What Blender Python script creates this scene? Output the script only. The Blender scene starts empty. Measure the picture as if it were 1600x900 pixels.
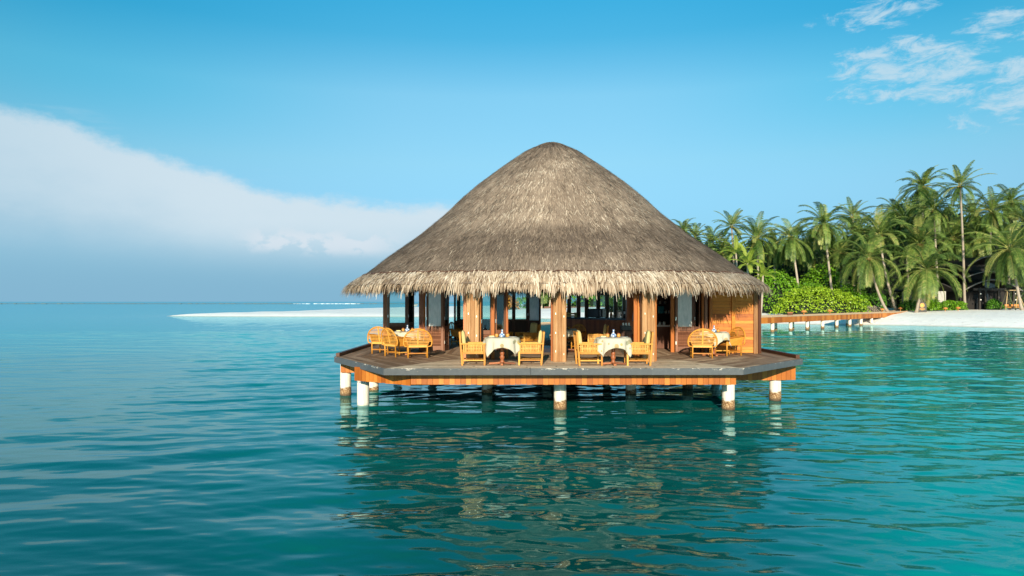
import bpy, math, random
import numpy as np
from math import pi, sin, cos, radians
from mathutils import Vector, Matrix
S = bpy.context.scene; C = S.collection
R = random.Random(7)
F = 1066.67; CZ = 3.05; HY = 471.0
def px(p, D): return (p-800)*D/F
def pz(y, D): return CZ+(HY-y)*D/F

# ---------------------------------------------------------------- camera, sky, sun
cam = bpy.data.objects.new('camera', bpy.data.cameras.new('camera')); C.objects.link(cam); S.camera = cam
cam.location = (0, 0, CZ); cam.rotation_euler = (pi/2, 0, 0)
cam.data.lens = 24; cam.data.sensor_width = 36; cam.data.shift_y = (HY-450)/1600
cam.data.clip_start = .1; cam.data.clip_end = 20000
SUN_EL, SUN_AZ = 16.5, 5.5      # elevation; degrees left of straight behind the camera
w = bpy.data.worlds.new('World'); S.world = w; w.use_nodes = True
def build_world():
    T = w.node_tree; N = T.nodes; L = T.links
    bg = N['Background']; bg.inputs[1].default_value = .0915
    def m(op, a, b=None, c=None, clamp=False):
        n = N.new('ShaderNodeMath'); n.operation = op; n.use_clamp = clamp
        for i, v in enumerate((a, b, c)):
            if v is None: continue
            if isinstance(v, (int, float)): n.inputs[i].default_value = v
            else: L.new(v, n.inputs[i])
        return n.outputs[0]
    def ss(x, a, b): 
        n = N.new('ShaderNodeMapRange'); n.interpolation_type = 'SMOOTHSTEP'
        n.inputs[1].default_value = a; n.inputs[2].default_value = b; L.new(x, n.inputs[0]); return n.outputs[0]
    def mix(f, a, b, bt='MIX'):
        n = N.new('ShaderNodeMix'); n.data_type = 'RGBA'; n.blend_type = bt
        if isinstance(f, float): n.inputs[0].default_value = f
        else: L.new(f, n.inputs[0])
        for i, v in ((6, a), (7, b)):
            if isinstance(v, tuple): n.inputs[i].default_value = (*v, 1)
            else: L.new(v, n.inputs[i])
        return n.outputs[2]
    sky = N.new('ShaderNodeTexSky'); sky.sky_type = 'NISHITA'; sky.sun_disc = False
    sky.sun_elevation = radians(SUN_EL); sky.sun_rotation = radians(180+SUN_AZ)
    tc = N.new('ShaderNodeTexCoord'); sp = N.new('ShaderNodeSeparateXYZ'); L.new(tc.outputs['Generated'], sp.inputs[0])
    x, y, z = sp.outputs
    hyp = m('SQRT', m('ADD', m('MULTIPLY', x, x), m('MULTIPLY', y, y)))
    v = m('DIVIDE', z, m('MAXIMUM', hyp, .001)); az = m('ARCTAN2', x, y)
    rp = N.new('ShaderNodeValToRGB'); L.new(v, rp.inputs[0])
    cr = rp.color_ramp; st = [(0, (.40, .84, 1.62)), (.05, (.42, .82, 1.36)), (.104, (.43, .74, 1.02)), (.2, (.66, 1.02, 1.10)), (.3, (.70, 1.22, 1.25)), (.385, (.30, 1.13, 1.27)), (.5, (.12, 1.2, 1.42)), (1, (.2, 1.1, 1.3))]
    while len(cr.elements) < len(st): cr.elements.new(.5)
    for e, (p, c) in zip(cr.elements, st): e.position = p; e.color = (c[0]/2, c[1]/2, c[2]/2, 1)
    col = mix(1.0, sky.outputs[0], rp.outputs[0], 'MULTIPLY')
    col = mix(1.0, col, (2, 2, 2), 'MULTIPLY')
    sw = m('MULTIPLY', ss(m('ABSOLUTE', az), .12, .6), ss(v, .14, .30))
    col = mix(sw, col, mix(1.0, col, (.52, .93, .97), 'MULTIPLY'))
    # direction space for cloud noise
    cv = N.new('ShaderNodeCombineXYZ'); L.new(az, cv.inputs[0]); L.new(v, cv.inputs[1])
    def noise(scale, sx=1, sy=1, det=6, rough=.55, off=0, rot=0, dist=0):
        mp = N.new('ShaderNodeMapping'); L.new(cv.outputs[0], mp.inputs[0]); mp.inputs[3].default_value = (sx, sy, 1); mp.inputs[1].default_value = (off, off*.7, 0); mp.inputs[2].default_value = (0, 0, rot)
        n = N.new('ShaderNodeTexNoise'); L.new(mp.outputs[0], n.inputs[0]); n.inputs['Scale'].default_value = scale
        n.inputs['Detail'].default_value = det; n.inputs['Roughness'].default_value = rough; n.inputs['Distortion'].default_value = dist; return n.outputs[0]
    # big bank to the left
    fc = N.new('ShaderNodeFloatCurve'); cu = fc.mapping.curves[0]
    pts = [(-1.6, .30), (-.95, .275), (-.644, .233), (-.51, .208), (-.398, .172), (-.257, .148), (-.084, .141), (.0, .12), (.1, .05), (.3, .0), (1.6, .0)]
    pts = [((a+1.6)/3.2, b*3) for a, b in pts]
    while len(cu.points) < len(pts): cu.points.new(.5, .5)
    for p, q in zip(cu.points, pts): p.location = q
    fc.mapping.update(); L.new(m('DIVIDE', m('ADD', az, 1.6), 3.2), fc.inputs[1])
    edge = m('DIVIDE', fc.outputs[0], 3)
    nb = noise(11, 1, 1.8, 9, .68, 3.1)
    d = m('ADD', m('SUBTRACT', edge, v), m('MULTIPLY', m('SUBTRACT', nb, .5), .06))
    wisp = noise(5, 1, 6, 6, .6, 8.0, -.35)
    mask = m('MAXIMUM', ss(d, -.004, .02), m('MULTIPLY', ss(d, -.035, .03), m('MULTIPLY', ss(wisp, .5, .75), .55)))
    soft = noise(6, 1, 2, 5, .55, 11)
    white = m('MULTIPLY', m('SUBTRACT', 1.0, ss(m('ADD', d, m('MULTIPLY', m('SUBTRACT', soft, .5), .12)), .04, .24)), ss(m('ADD', v, m('MULTIPLY', m('SUBTRACT', soft, .5), .05)), .01, .115))
    leftfade = ss(az, -.9, -.35); white = m('MULTIPLY', white, m('MULTIPLY_ADD', leftfade, .42, .58))
    cc = mix(white, (1.9, 3.8, 5.1), (4.9, 5.8, 6.4))
    # little cumulus puffs low in the bank
    pf = noise(26, 1, 1.5, 6, .5, 1.3)
    band = m('MULTIPLY', m('MULTIPLY', ss(az, -.40, -.34), m('SUBTRACT', 1.0, ss(az, -.22, -.14))), m('MULTIPLY', ss(m('ADD', v, m('MULTIPLY', m('SUBTRACT', soft, .5), .04)), .062, .078), m('SUBTRACT', 1.0, ss(v, .088, .108))))
    cc = mix(m('MULTIPLY', m('MULTIPLY', ss(pf, .42, .52), band), .85), cc, (5.4, 5.9, 6.4))
    col = mix(m('MULTIPLY', mask, .93), col, cc)
    # low blue haze all along the left horizon
    hz = m('MULTIPLY', m('SUBTRACT', 1.0, ss(v, .0, .085)), m('SUBTRACT', 1.0, ss(az, .1, .45)))
    col = mix(hz, col, (1.75, 3.5, 4.8))
    # small broken clouds up on the right
    A = m('SUBTRACT', az, .56); B = m('SUBTRACT', v, .285)
    def blob(ca, cvv, sa, sb, k):
        a = m('DIVIDE', m('SUBTRACT', az, ca), sa); b = m('DIVIDE', m('SUBTRACT', v, cvv), sb)
        return m('MULTIPLY', m('SUBTRACT', 1.0, ss(m('ADD', m('MULTIPLY', a, a), m('MULTIPLY', b, b)), .0, 1.0)), k)
    bl = m('MAXIMUM', blob(.52, .296, .13, .055, 1.0), blob(.70, .25, .20, .07, .95))
    bl = m('MAXIMUM', bl, blob(.49, .372, .10, .03, .75)); bl = m('MAXIMUM', bl, blob(.66, .33, .14, .035, .8))
    nn = noise(20, 1, 2.4, 10, .70, 5.2, .12, .4)
    n2 = noise(60, 1, 2.2, 4, .6, 2.2, .12)
    dens = m('ADD', m('MULTIPLY', nn, 1.0), m('ADD', m('MULTIPLY', n2, .13), m('MULTIPLY', m('SUBTRACT', bl, 1.0), .27)))
    mk = m('MULTIPLY', m('MULTIPLY', ss(dens, .42, .66), ss(bl, .0, .25)), .85)
    col = mix(mk, col, (4.0, 5.4, 6.3))
    L.new(col, bg.inputs[0])
build_world()
sun = bpy.data.objects.new('sun', bpy.data.lights.new('sun', 'SUN')); C.objects.link(sun)
sun.data.energy = 5.0; sun.data.angle = radians(.53); sun.data.color = (1, .86, .66)
ln = Vector((sin(radians(SUN_AZ))*cos(radians(SUN_EL)), cos(radians(SUN_AZ))*cos(radians(SUN_EL)), -sin(radians(SUN_EL))))
sun.rotation_euler = ln.to_track_quat('-Z', 'Y').to_euler(); sun.location = (-5, -20, 30)
S.view_settings.view_transform = 'Standard'; S.view_settings.look = 'None'; S.view_settings.exposure = .55; S.view_settings.gamma = 1
S.render.engine = 'CYCLES'

# ---------------------------------------------------------------- helpers
class MB:
    def __init__(s): s.v = []; s.f = []; s.t = []
    def quad(s, pts, t=.5):
        n = len(s.v); s.v += [tuple(p) for p in pts]; s.f.append(tuple(range(n, n+len(pts)))); s.t.append(t)
    def box(s, c, d, t=None, rz=0, M=None):
        t = R.random() if t is None else t
        hx, hy, hz = d[0]/2, d[1]/2, d[2]/2; n = len(s.v)
        Q = M if M is not None else Matrix.Rotation(rz, 3, 'Z')
        for sx, sy, sz in ((-1,-1,-1),(1,-1,-1),(1,1,-1),(-1,1,-1),(-1,-1,1),(1,-1,1),(1,1,1),(-1,1,1)):
            p = Q @ Vector((sx*hx, sy*hy, sz*hz)); s.v.append((c[0]+p.x, c[1]+p.y, c[2]+p.z))
        for f in ((0,3,2,1),(4,5,6,7),(0,1,5,4),(1,2,6,5),(2,3,7,6),(3,0,4,7)): s.f.append(tuple(n+i for i in f)); s.t.append(t)
        return s
    def bar(s, a, b, wd, th=None, t=None, up=(0,0,1)):
        a = Vector(a); b = Vector(b); z = (b-a); l = z.length; z.normalize(); u = Vector(up)
        if abs(z.dot(u)) > .98: u = Vector((0,1,0)) if abs(z.y) < .9 else Vector((1,0,0))
        x = z.cross(u).normalized(); y = z.cross(x).normalized()
        M = Matrix((x, y, z)).transposed(); return s.box((a+b)/2, (wd, th or wd, l), t, M=M)
    def tube(s, pts, rad, seg=8, t=None, cap=True, closed=False):
        t = R.random() if t is None else t
        pts = [Vector(p) for p in pts]; n0 = len(s.v); k = len(pts)
        if isinstance(rad, (int, float)): rad = [rad]*k
        prev = None
        for i, p in enumerate(pts):
            if closed: d = pts[(i+1) % k]-pts[i-1]
            else: d = pts[min(i+1, k-1)]-pts[max(i-1, 0)]
            d.normalize()
            if prev is None:
                u = Vector((0,0,1)) if abs(d.z) < .9 else Vector((0,1,0)); x = d.cross(u).normalized()
            else: x = (prev-d*prev.dot(d)).normalized()
            prev = x; y = d.cross(x)
            for j in range(seg):
                a = 2*pi*j/seg; q = p+(x*cos(a)+y*sin(a))*rad[i]; s.v.append(tuple(q))
        for i in range(k if closed else k-1):
            a0 = n0+i*seg; b0 = n0+((i+1) % k)*seg
            for j in range(seg): s.f.append((a0+j, a0+(j+1) % seg, b0+(j+1) % seg, b0+j)); s.t.append(t)
        if cap and not closed:
            s.f.append(tuple(n0+j for j in range(seg))[::-1]); s.t.append(t)
            s.f.append(tuple(n0+(k-1)*seg+j for j in range(seg))); s.t.append(t)
        return s
    def lathe(s, prof, c=(0,0,0), seg=14, t=.5):
        n0 = len(s.v); k = len(prof)
        for r_, z in prof:
            for j in range(seg): a = 2*pi*j/seg; s.v.append((c[0]+r_*cos(a), c[1]+r_*sin(a), c[2]+z))
        for i in range(k-1):
            for j in range(seg): s.f.append((n0+i*seg+j, n0+i*seg+(j+1) % seg, n0+(i+1)*seg+(j+1) % seg, n0+(i+1)*seg+j)); s.t.append(t)
        s.f.append(tuple(n0+j for j in range(seg))[::-1]); s.t.append(t)
        s.f.append(tuple(n0+(k-1)*seg+j for j in range(seg))); s.t.append(t)
        return s
    def prism(s, poly, z0, z1, t=.5):
        n = len(s.v); k = len(poly)
        s.v += [(x, y, z0) for x, y in poly]+[(x, y, z1) for x, y in poly]
        s.f.append(tuple(range(n, n+k))[::-1]); s.f.append(tuple(range(n+k, n+2*k))); s.t += [t, t]
        for i in range(k): j = (i+1) % k; s.f.append((n+i, n+j, n+k+j, n+k+i)); s.t.append(t)
        return s
    def build(s, name, mat, parent=None, smooth=False, bevel=0, M=None, loc=None):
        me = bpy.data.meshes.new(name); me.from_pydata(s.v, [], s.f)
        a = me.attributes.new('tint', 'FLOAT', 'FACE'); a.data.foreach_set('value', np.array(s.t, dtype=np.float32))
        if smooth: me.polygons.foreach_set('use_smooth', [True]*len(me.polygons))
        if M is not None: me.transform(M)
        me.materials.append(mat); me.update()
        o = bpy.data.objects.new(name, me); C.objects.link(o)
        if parent: o.parent = parent
        if loc: o.location = loc
        if bevel:
            b = o.modifiers.new('bevel', 'BEVEL'); b.width = bevel; b.segments = 2; b.limit_method = 'ANGLE'
        return o
def tag(o, label=None, cat=None, group=None, kind=None):
    for k, v in (('label', label), ('category', cat), ('group', group), ('kind', kind)):
        if v: o[k] = v
    return o
def empty(name, loc=(0,0,0), rz=0, label=None, cat=None, group=None):
    o = bpy.data.objects.new(name, None); C.objects.link(o); o.location = loc; o.rotation_euler = (0,0,rz); o.empty_display_size = .2
    return tag(o, label, cat, group)
def copy_tree(o, parent=None):
    c = o.copy(); C.objects.link(c)
    if parent: c.parent = parent
    for ch in [x for x in S.objects if x.parent == o]: copy_tree(ch, c)
    return c

# ---------------------------------------------------------------- materials
def mat(name): 
    m_ = bpy.data.materials.new(name); m_.use_nodes = True; return m_, m_.node_tree.nodes, m_.node_tree.links, m_.node_tree.nodes['Principled BSDF']
def ramp(N, L, fac, stops, interp='LINEAR'):
    r = N.new('ShaderNodeValToRGB'); cr = r.color_ramp; cr.interpolation = interp
    while len(cr.elements) < len(stops): cr.elements.new(.5)
    for e, (p, c) in zip(cr.elements, stops): e.position = p; e.color = (*c, 1)
    L.new(fac, r.inputs[0]); return r.outputs[0]
def noise(N, L, scale, vec=(1,1,1), det=5, rough=.6, space='Object'):
    tc = N.new('ShaderNodeTexCoord'); mp = N.new('ShaderNodeMapping'); mp.inputs[3].default_value = vec
    L.new(tc.outputs[space], mp.inputs[0]); n = N.new('ShaderNodeTexNoise'); L.new(mp.outputs[0], n.inputs[0])
    n.inputs['Scale'].default_value = scale; n.inputs['Detail'].default_value = det; n.inputs['Roughness'].default_value = rough; return n.outputs[0]
def mth(N, L, op, a, b=None, c=None, clamp=False):
    n = N.new('ShaderNodeMath'); n.operation = op; n.use_clamp = clamp
    for i, v in enumerate((a, b, c)):
        if v is None: continue
        if isinstance(v, (int, float)): n.inputs[i].default_value = v
        else: L.new(v, n.inputs[i])
    return n.outputs[0]
def tinted(name, stops, grain=(20, (1,1,1)), amt=.35, rough=.6, bump=.15, trans=0, spec=.3, tw=.75, bdist=.004, coat=0):
    """colour picked by each piece's own tint plus a fine grain noise"""
    m_, N, L, P = mat(name)
    at = N.new('ShaderNodeAttribute'); at.attribute_name = 'tint'
    g = noise(N, L, grain[0], grain[1]); big = noise(N, L, 1.7, (1,1,1), 3)
    f = mth(N, L, 'ADD', mth(N, L, 'MULTIPLY', at.outputs['Fac'], tw), mth(N, L, 'MULTIPLY', mth(N, L, 'SUBTRACT', g, .5), amt*2))
    f = mth(N, L, 'ADD', f, mth(N, L, 'MULTIPLY', mth(N, L, 'SUBTRACT', big, .3), .3), clamp=True)
    c = ramp(N, L, f, stops); L.new(c, P.inputs['Base Color'])
    P.inputs['Roughness'].default_value = rough; P.inputs['Specular IOR Level'].default_value = spec
    if coat: P.inputs['Coat Weight'].default_value = coat; P.inputs['Coat Roughness'].default_value = .25
    if bump:
        b = N.new('ShaderNodeBump'); b.inputs['Strength'].default_value = bump; b.inputs['Distance'].default_value = bdist; L.new(g, b.inputs['Height']); L.new(b.outputs[0], P.inputs['Normal'])
    if trans:
        tr = N.new('ShaderNodeBsdfTranslucent'); L.new(c, tr.inputs[0]); mx = N.new('ShaderNodeMixShader'); mx.inputs[0].default_value = trans
        L.new(P.outputs[0], mx.inputs[1]); L.new(tr.outputs[0], mx.inputs[2]); L.new(mx.outputs[0], N['Material Output'].inputs[0])
    return m_
def simple(name, col, rough=.5, metal=0, spec=.4, var=.15, sc=8):
    m_, N, L, P = mat(name); n = noise(N, L, sc)
    c = ramp(N, L, n, [(.3, tuple(x*(1-var) for x in col)), (.7, tuple(min(1, x*(1+var)) for x in col))]); L.new(c, P.inputs['Base Color'])
    P.inputs['Roughness'].default_value = rough; P.inputs['Metallic'].default_value = metal; P.inputs['Specular IOR Level'].default_value = spec; return m_
M = {}
gv = (30, (1, 1, .06)); gh = (30, (.06, 1, 1)); gy = (30, (1, .06, 1))
M['deck'] = tinted('deck_boards', [(0, (.08,.048,.028)), (.3, (.20,.12,.07)), (.55, (.34,.225,.15)), (.75,(.60,.44,.29)), (1, (.88,.70,.50))], (9, (1, 1, 1)), .22, .8, .3, tw=.85, spec=.15)
M['skirt'] = tinted('skirt_boards', [(0, (.26,.065,.006)), (.5, (.42,.13,.016)), (1, (.60,.23,.04))], gv, .25, .5, .3)
M['slate'] = tinted('slate_paint', [(0, (.045,.052,.06)), (.6, (.085,.095,.105)), (1, (.13,.14,.15))], (9, (1,1,1)), .3, .6, .3)
def flaked(m_):
    N, L = m_.node_tree.nodes, m_.node_tree.links; P = N['Principled BSDF']; src = P.inputs['Base Color'].links[0].from_socket
    tc = N.new('ShaderNodeTexCoord'); sp = N.new('ShaderNodeSeparateXYZ'); L.new(tc.outputs['Object'], sp.inputs[0])
    n = noise(N, L, 7, (1,1,3), 6, .75); big = noise(N, L, .9, (1,1,1), 2)
    top = mth(N, L, 'MULTIPLY', mth(N, L, 'SUBTRACT', sp.outputs[2], DZ-.06), 1.3)
    f = mth(N, L, 'GREATER_THAN', mth(N, L, 'ADD', mth(N, L, 'ADD', n, top), mth(N, L, 'MULTIPLY', mth(N, L, 'SUBTRACT', big, .5), .35)), .655)
    mx = N.new('ShaderNodeMix'); mx.data_type = 'RGBA'; L.new(f, mx.inputs[0]); L.new(src, mx.inputs[6]); mx.inputs[7].default_value = (.62,.55,.46,1); L.new(mx.outputs[2], P.inputs['Base Color'])
DZ = 1.32
flaked(M['slate'])
M['column'] = tinted('column_wood', [(0, (.15,.06,.018)), (.5, (.34,.17,.065)), (1, (.54,.34,.18))], (26, (1,1,.05)), .55, .65, .4, bdist=.01)
M['orange'] = tinted('orange_wood', [(0, (.24,.06,.008)), (.5, (.40,.12,.015)), (1, (.54,.20,.035))], gv, .3, .55, .3)
M['clad'] = tinted('cladding_wood', [(0, (.28,.065,.004)), (.45, (.50,.15,.010)), (.8, (.66,.25,.025)), (1, (.85,.42,.10))], (22, (.06,1,1)), .35, .5, .35)
M['dark'] = tinted('dark_wood', [(0, (.055,.022,.013)), (.5, (.13,.05,.026)), (1, (.23,.09,.045))], gv, .3, .45, .2)
M['door'] = tinted('door_wood', [(0, (.11,.042,.022)), (.5, (.20,.085,.045)), (1, (.30,.14,.08))], gv, .3, .5, .2)
M['barwood'] = tinted('bar_wood', [(0, (.24,.06,.02)), (.5, (.42,.13,.045)), (1, (.56,.21,.08))], gv, .25, .4, .2)
M['chair'] = tinted('chair_teak', [(0, (.30,.10,.012)), (.5, (.56,.25,.035)), (1, (.74,.42,.10))], (25, (1,1,.3)), .3, .5, .15)
M['cushion'] = tinted('cushion_fabric', [(0, (.55,.42,.14)), (.6, (.70,.56,.24)), (1, (.8,.68,.38))], (60, (1,1,1)), .2, .9, .2)
M['turned'] = tinted('table_wood', [(0, (.14,.045,.018)), (.5, (.30,.10,.04)), (1, (.45,.18,.08))], (20, (1,1,.2)), .3, .35, .1)
M['hinge'] = simple('hinge_metal', (.7,.68,.62), .35, .6)
M['black'] = simple('black_plastic', (.012,.012,.014), .3)
M['blacktop'] = simple('black_stone', (.02,.022,.028), .15)
M['white'] = simple('white_ceramic', (.75,.74,.70), .3)
M['amber'] = simple('amber_pot', (.52,.25,.05), .35)
M['blue'] = simple('blue_towel', (.16,.30,.48), .85)
M['bluepot'] = None
M['teal'] = simple('teal_box', (.01,.22,.28), .4)
M['bottle'] = simple('bottle_glass', (.03,.05,.03), .1)
M['conc'] = None
def cloth_mat():
    m_, N, L, P = mat('tablecloth_print')
    tc = N.new('ShaderNodeTexCoord'); vo = N.new('ShaderNodeTexVoronoi'); L.new(tc.outputs['Object'], vo.inputs[0]); vo.inputs['Scale'].default_value = 6.5
    hv = N.new('ShaderNodeSeparateColor'); L.new(vo.outputs['Color'], hv.inputs[0])
    n = noise(N, L, 18); d = mth(N, L, 'ADD', vo.outputs['Distance'], mth(N, L, 'MULTIPLY', mth(N, L, 'SUBTRACT', n, .5), .35))
    msk = mth(N, L, 'MULTIPLY', mth(N, L, 'LESS_THAN', d, .40), mth(N, L, 'GREATER_THAN', hv.outputs[0], .2))
    pc = ramp(N, L, hv.outputs[1], [(0, (.30,.25,.10)), (.4, (.46,.33,.12)), (.7, (.25,.25,.16)), (1, (.50,.30,.10))])
    mx = N.new('ShaderNodeMix'); mx.data_type = 'RGBA'; L.new(mth(N, L, 'MULTIPLY', msk, .95), mx.inputs[0]); mx.inputs[6].default_value = (.50,.46,.36,1); L.new(pc, mx.inputs[7])
    L.new(mx.outputs[2], P.inputs['Base Color']); P.inputs['Roughness'].default_value = .85; return m_
M['cloth'] = cloth_mat()
def bluewhite():
    m_, N, L, P = mat('blue_white_glaze'); n = noise(N, L, 22, det=2)
    L.new(ramp(N, L, n, [(.47, (.70,.74,.78)), (.53, (.08,.18,.40))]), P.inputs['Base Color']); P.inputs['Roughness'].default_value = .2; return m_
M['bluepot'] = bluewhite()
def pile_mat(growth):
    m_, N, L, P = mat('pile_concrete' if growth else 'pile_white')
    tc = N.new('ShaderNodeTexCoord'); sp = N.new('ShaderNodeSeparateXYZ'); L.new(tc.outputs['Object'], sp.inputs[0])
    n1 = noise(N, L, 7, (1,1,1), 8, .7); n2 = noise(N, L, 28, (1,1,1), 5, .7); st = noise(N, L, 16, (1,1,.12), 4)
    base = ramp(N, L, st, [(.35, (.74,.71,.64)), (.7, (.62,.56,.46))])
    gr = ramp(N, L, n2, [(.33, (.03,.017,.01)), (.47, (.20,.10,.04)), (.57, (.42,.26,.12)), (.68, (.66,.58,.46))])
    h = mth(N, L, 'SUBTRACT', mth(N, L, 'ADD', sp.outputs[2], mth(N, L, 'MULTIPLY', mth(N, L, 'SUBTRACT', n1, .5), .42)), .27 if growth else -.1)
    mk = mth(N, L, 'SUBTRACT', .5, mth(N, L, 'MULTIPLY', h, 14), clamp=True)
    mx = N.new('ShaderNodeMix'); mx.data_type = 'RGBA'; L.new(mk, mx.inputs[0]); L.new(base, mx.inputs[6]); L.new(gr, mx.inputs[7])
    wet = mth(N, L, 'MULTIPLY', mth(N, L, 'SUBTRACT', .10, sp.outputs[2], clamp=True), 8, clamp=True)
    m2 = N.new('ShaderNodeMix'); m2.data_type = 'RGBA'; L.new(wet if growth else mth(N, L, 'MULTIPLY', wet, .4), m2.inputs[0]); L.new(mx.outputs[2], m2.inputs[6]); m2.inputs[7].default_value = (.035,.025,.018,1)
    L.new(m2.outputs[2], P.inputs['Base Color']); P.inputs['Roughness'].default_value = .8
    b = N.new('ShaderNodeBump'); b.inputs['Distance'].default_value = .03; b.inputs['Strength'].default_value = .5; L.new(mth(N, L, 'MULTIPLY', n2, mk), b.inputs['Height']); L.new(b.outputs[0], P.inputs['Normal']); return m_
M['pile'] = pile_mat(True); M['pile_new'] = pile_mat(False)
def glass_mat():
    m_, N, L, P = mat('window_glass')
    gl = N.new('ShaderNodeBsdfGlossy'); gl.inputs['Roughness'].default_value = .03; gl.inputs[0].default_value = (.85,.95,.95,1)
    tr = N.new('ShaderNodeBsdfTransparent'); tr.inputs[0].default_value = (.80,.92,.90,1)
    lw = N.new('ShaderNodeFresnel'); lw.inputs[0].default_value = 1.45
    f = mth(N, L, 'MULTIPLY_ADD', lw.outputs[0], 1.0, .03, clamp=True); mx = N.new('ShaderNodeMixShader'); L.new(f, mx.inputs[0]); L.new(tr.outputs[0], mx.inputs[1]); L.new(gl.outputs[0], mx.inputs[2])
    L.new(mx.outputs[0], N['Material Output'].inputs[0]); return m_
M['glass'] = glass_mat()
def curtain_glass():
    m_, N, L, P = mat('hazy_glass'); n = noise(N, L, 6, (3,3,.7), 4)
    L.new(ramp(N, L, n, [(.35, (.74,.80,.74)), (.6, (.93,.95,.90))]), P.inputs['Base Color']); P.inputs['Roughness'].default_value = .08; P.inputs['Alpha'].default_value = .82; P.inputs['Specular IOR Level'].default_value = .8; return m_
M['hazy'] = curtain_glass()
M['thatch'] = tinted('thatch', [(0, (.035,.025,.020)), (.33, (.115,.088,.070)), (.62, (.245,.188,.143)), (.85, (.43,.345,.265)), (1, (.72,.62,.50))], (10, (1,1,1)), .12, .95, .5, trans=0, spec=.05, tw=.92, bdist=.03)
M['straw'] = tinted('straw_fringe', [(0, (.06,.035,.02)), (.22, (.21,.14,.09)), (.55, (.50,.385,.275)), (1, (.80,.70,.57))], (6, (1,1,1)), .1, .8, 0, trans=.2, spec=.15, tw=.9)
def sand_mat():
    m_, N, L, P = mat('coral_sand'); n = noise(N, L, .35, (1,1,1), 8, .6); sp_ = noise(N, L, 1.1, (1,1,1), 4, .7)
    c = ramp(N, L, n, [(.3, (.93,.90,.86)), (.7, (.97,.95,.92))])
    d = mth(N, L, 'MULTIPLY', mth(N, L, 'GREATER_THAN', sp_, .63), .4); mx = N.new('ShaderNodeMix'); mx.data_type = 'RGBA'; L.new(d, mx.inputs[0]); L.new(c, mx.inputs[6]); mx.inputs[7].default_value = (.45,.36,.27,1)
    tc = N.new('ShaderNodeTexCoord'); s3 = N.new('ShaderNodeSeparateXYZ'); L.new(tc.outputs['Object'], s3.inputs[0])
    wet = mth(N, L, 'SUBTRACT', 1.0, mth(N, L, 'DIVIDE', s3.outputs[2], .16), clamp=True)
    m2 = N.new('ShaderNodeMix'); m2.data_type = 'RGBA'; L.new(wet, m2.inputs[0]); L.new(mx.outputs[2], m2.inputs[6]); m2.inputs[7].default_value = (.66,.62,.52,1)
    L.new(m2.outputs[2], P.inputs['Base Color']); P.inputs['Roughness'].default_value = .9; P.inputs['Specular IOR Level'].default_value = .1
    b = N.new('ShaderNodeBump'); b.inputs['Distance'].default_value = .25; b.inputs['Strength'].default_value = .5; L.new(noise(N, L, 1.1, (1,1,1), 6), b.inputs['Height']); L.new(b.outputs[0], P.inputs['Normal']); return m_
M['sand'] = sand_mat()
def leaf(name, stops, tr=.3, rough=.5, spec=.35): return tinted(name, stops, (1.5, (1,1,1)), .12, rough, 0, trans=tr, spec=spec, tw=.85)
M['frond'] = leaf('palm_frond', [(0, (.02,.045,.012)), (.4, (.07,.13,.025)), (.7, (.19,.28,.055)), (1, (.46,.42,.13))])
M['frond_y'] = leaf('young_frond', [(0, (.13,.20,.02)), (.5, (.24,.33,.04)), (1, (.38,.44,.08))])
M['shrub'] = leaf('shrub_leaf', [(0, (.06,.16,.010)), (.5, (.14,.31,.015)), (1, (.26,.44,.03))], .25, .4)
M['shrub_y'] = leaf('bright_leaf', [(0, (.14,.24,.012)), (.5, (.28,.42,.02)), (1, (.42,.54,.06))], .25, .4)
M['hedge'] = leaf('hedge_leaf', [(0, (.03,.10,.010)), (.5, (.07,.20,.018)), (1, (.15,.32,.035))], .2, .4)
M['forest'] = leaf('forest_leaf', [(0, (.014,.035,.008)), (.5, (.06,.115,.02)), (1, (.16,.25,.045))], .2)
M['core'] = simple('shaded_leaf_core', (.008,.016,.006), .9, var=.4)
M['trunk'] = tinted('palm_bark', [(0, (.17,.135,.10)), (.5, (.36,.30,.24)), (1, (.58,.50,.41))], (3, (1,1,3)), .3, .85, .5, bdist=.03)
M['nut'] = simple('coconut_cluster', (.22,.14,.04), .6)
M['flower'] = leaf('orange_flower', [(0, (.08,.12,.02)), (.4, (.45,.16,.02)), (1, (.75,.32,.05))])

# ---------------------------------------------------------------- shoreline, sand, water
SHORE = [(-72,142),(-60,138.5),(-48,137),(-30,136),(-12,133),(2,125),(12,112),(22,101),(32,94),(42,90),(50,86),(58,77.5),(80,66),(130,52),(260,40),(700,60),(700,420),(0,420),(-40,330),(-56,270),(-60,243),(-61,200),(-62,170),(-66,155)]
def sdist(X, Y):
    """signed distance to the shoreline, positive on the sand"""
    P = np.array(SHORE, float); Q = np.roll(P, -1, 0); d = np.full(X.shape, 1e9); ins = np.zeros(X.shape, bool)
    for (ax, ay), (bx, by) in zip(P, Q):
        ex, ey = bx-ax, by-ay; t = np.clip(((X-ax)*ex+(Y-ay)*ey)/(ex*ex+ey*ey), 0, 1)
        d = np.minimum(d, np.hypot(X-ax-t*ex, Y-ay-t*ey))
        c = ((ay > Y) != (by > Y)) & (X < (bx-ax)*(Y-ay)/(by-ay+1e-12)+ax); ins ^= c
    return np.where(ins, d, -d)
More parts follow.
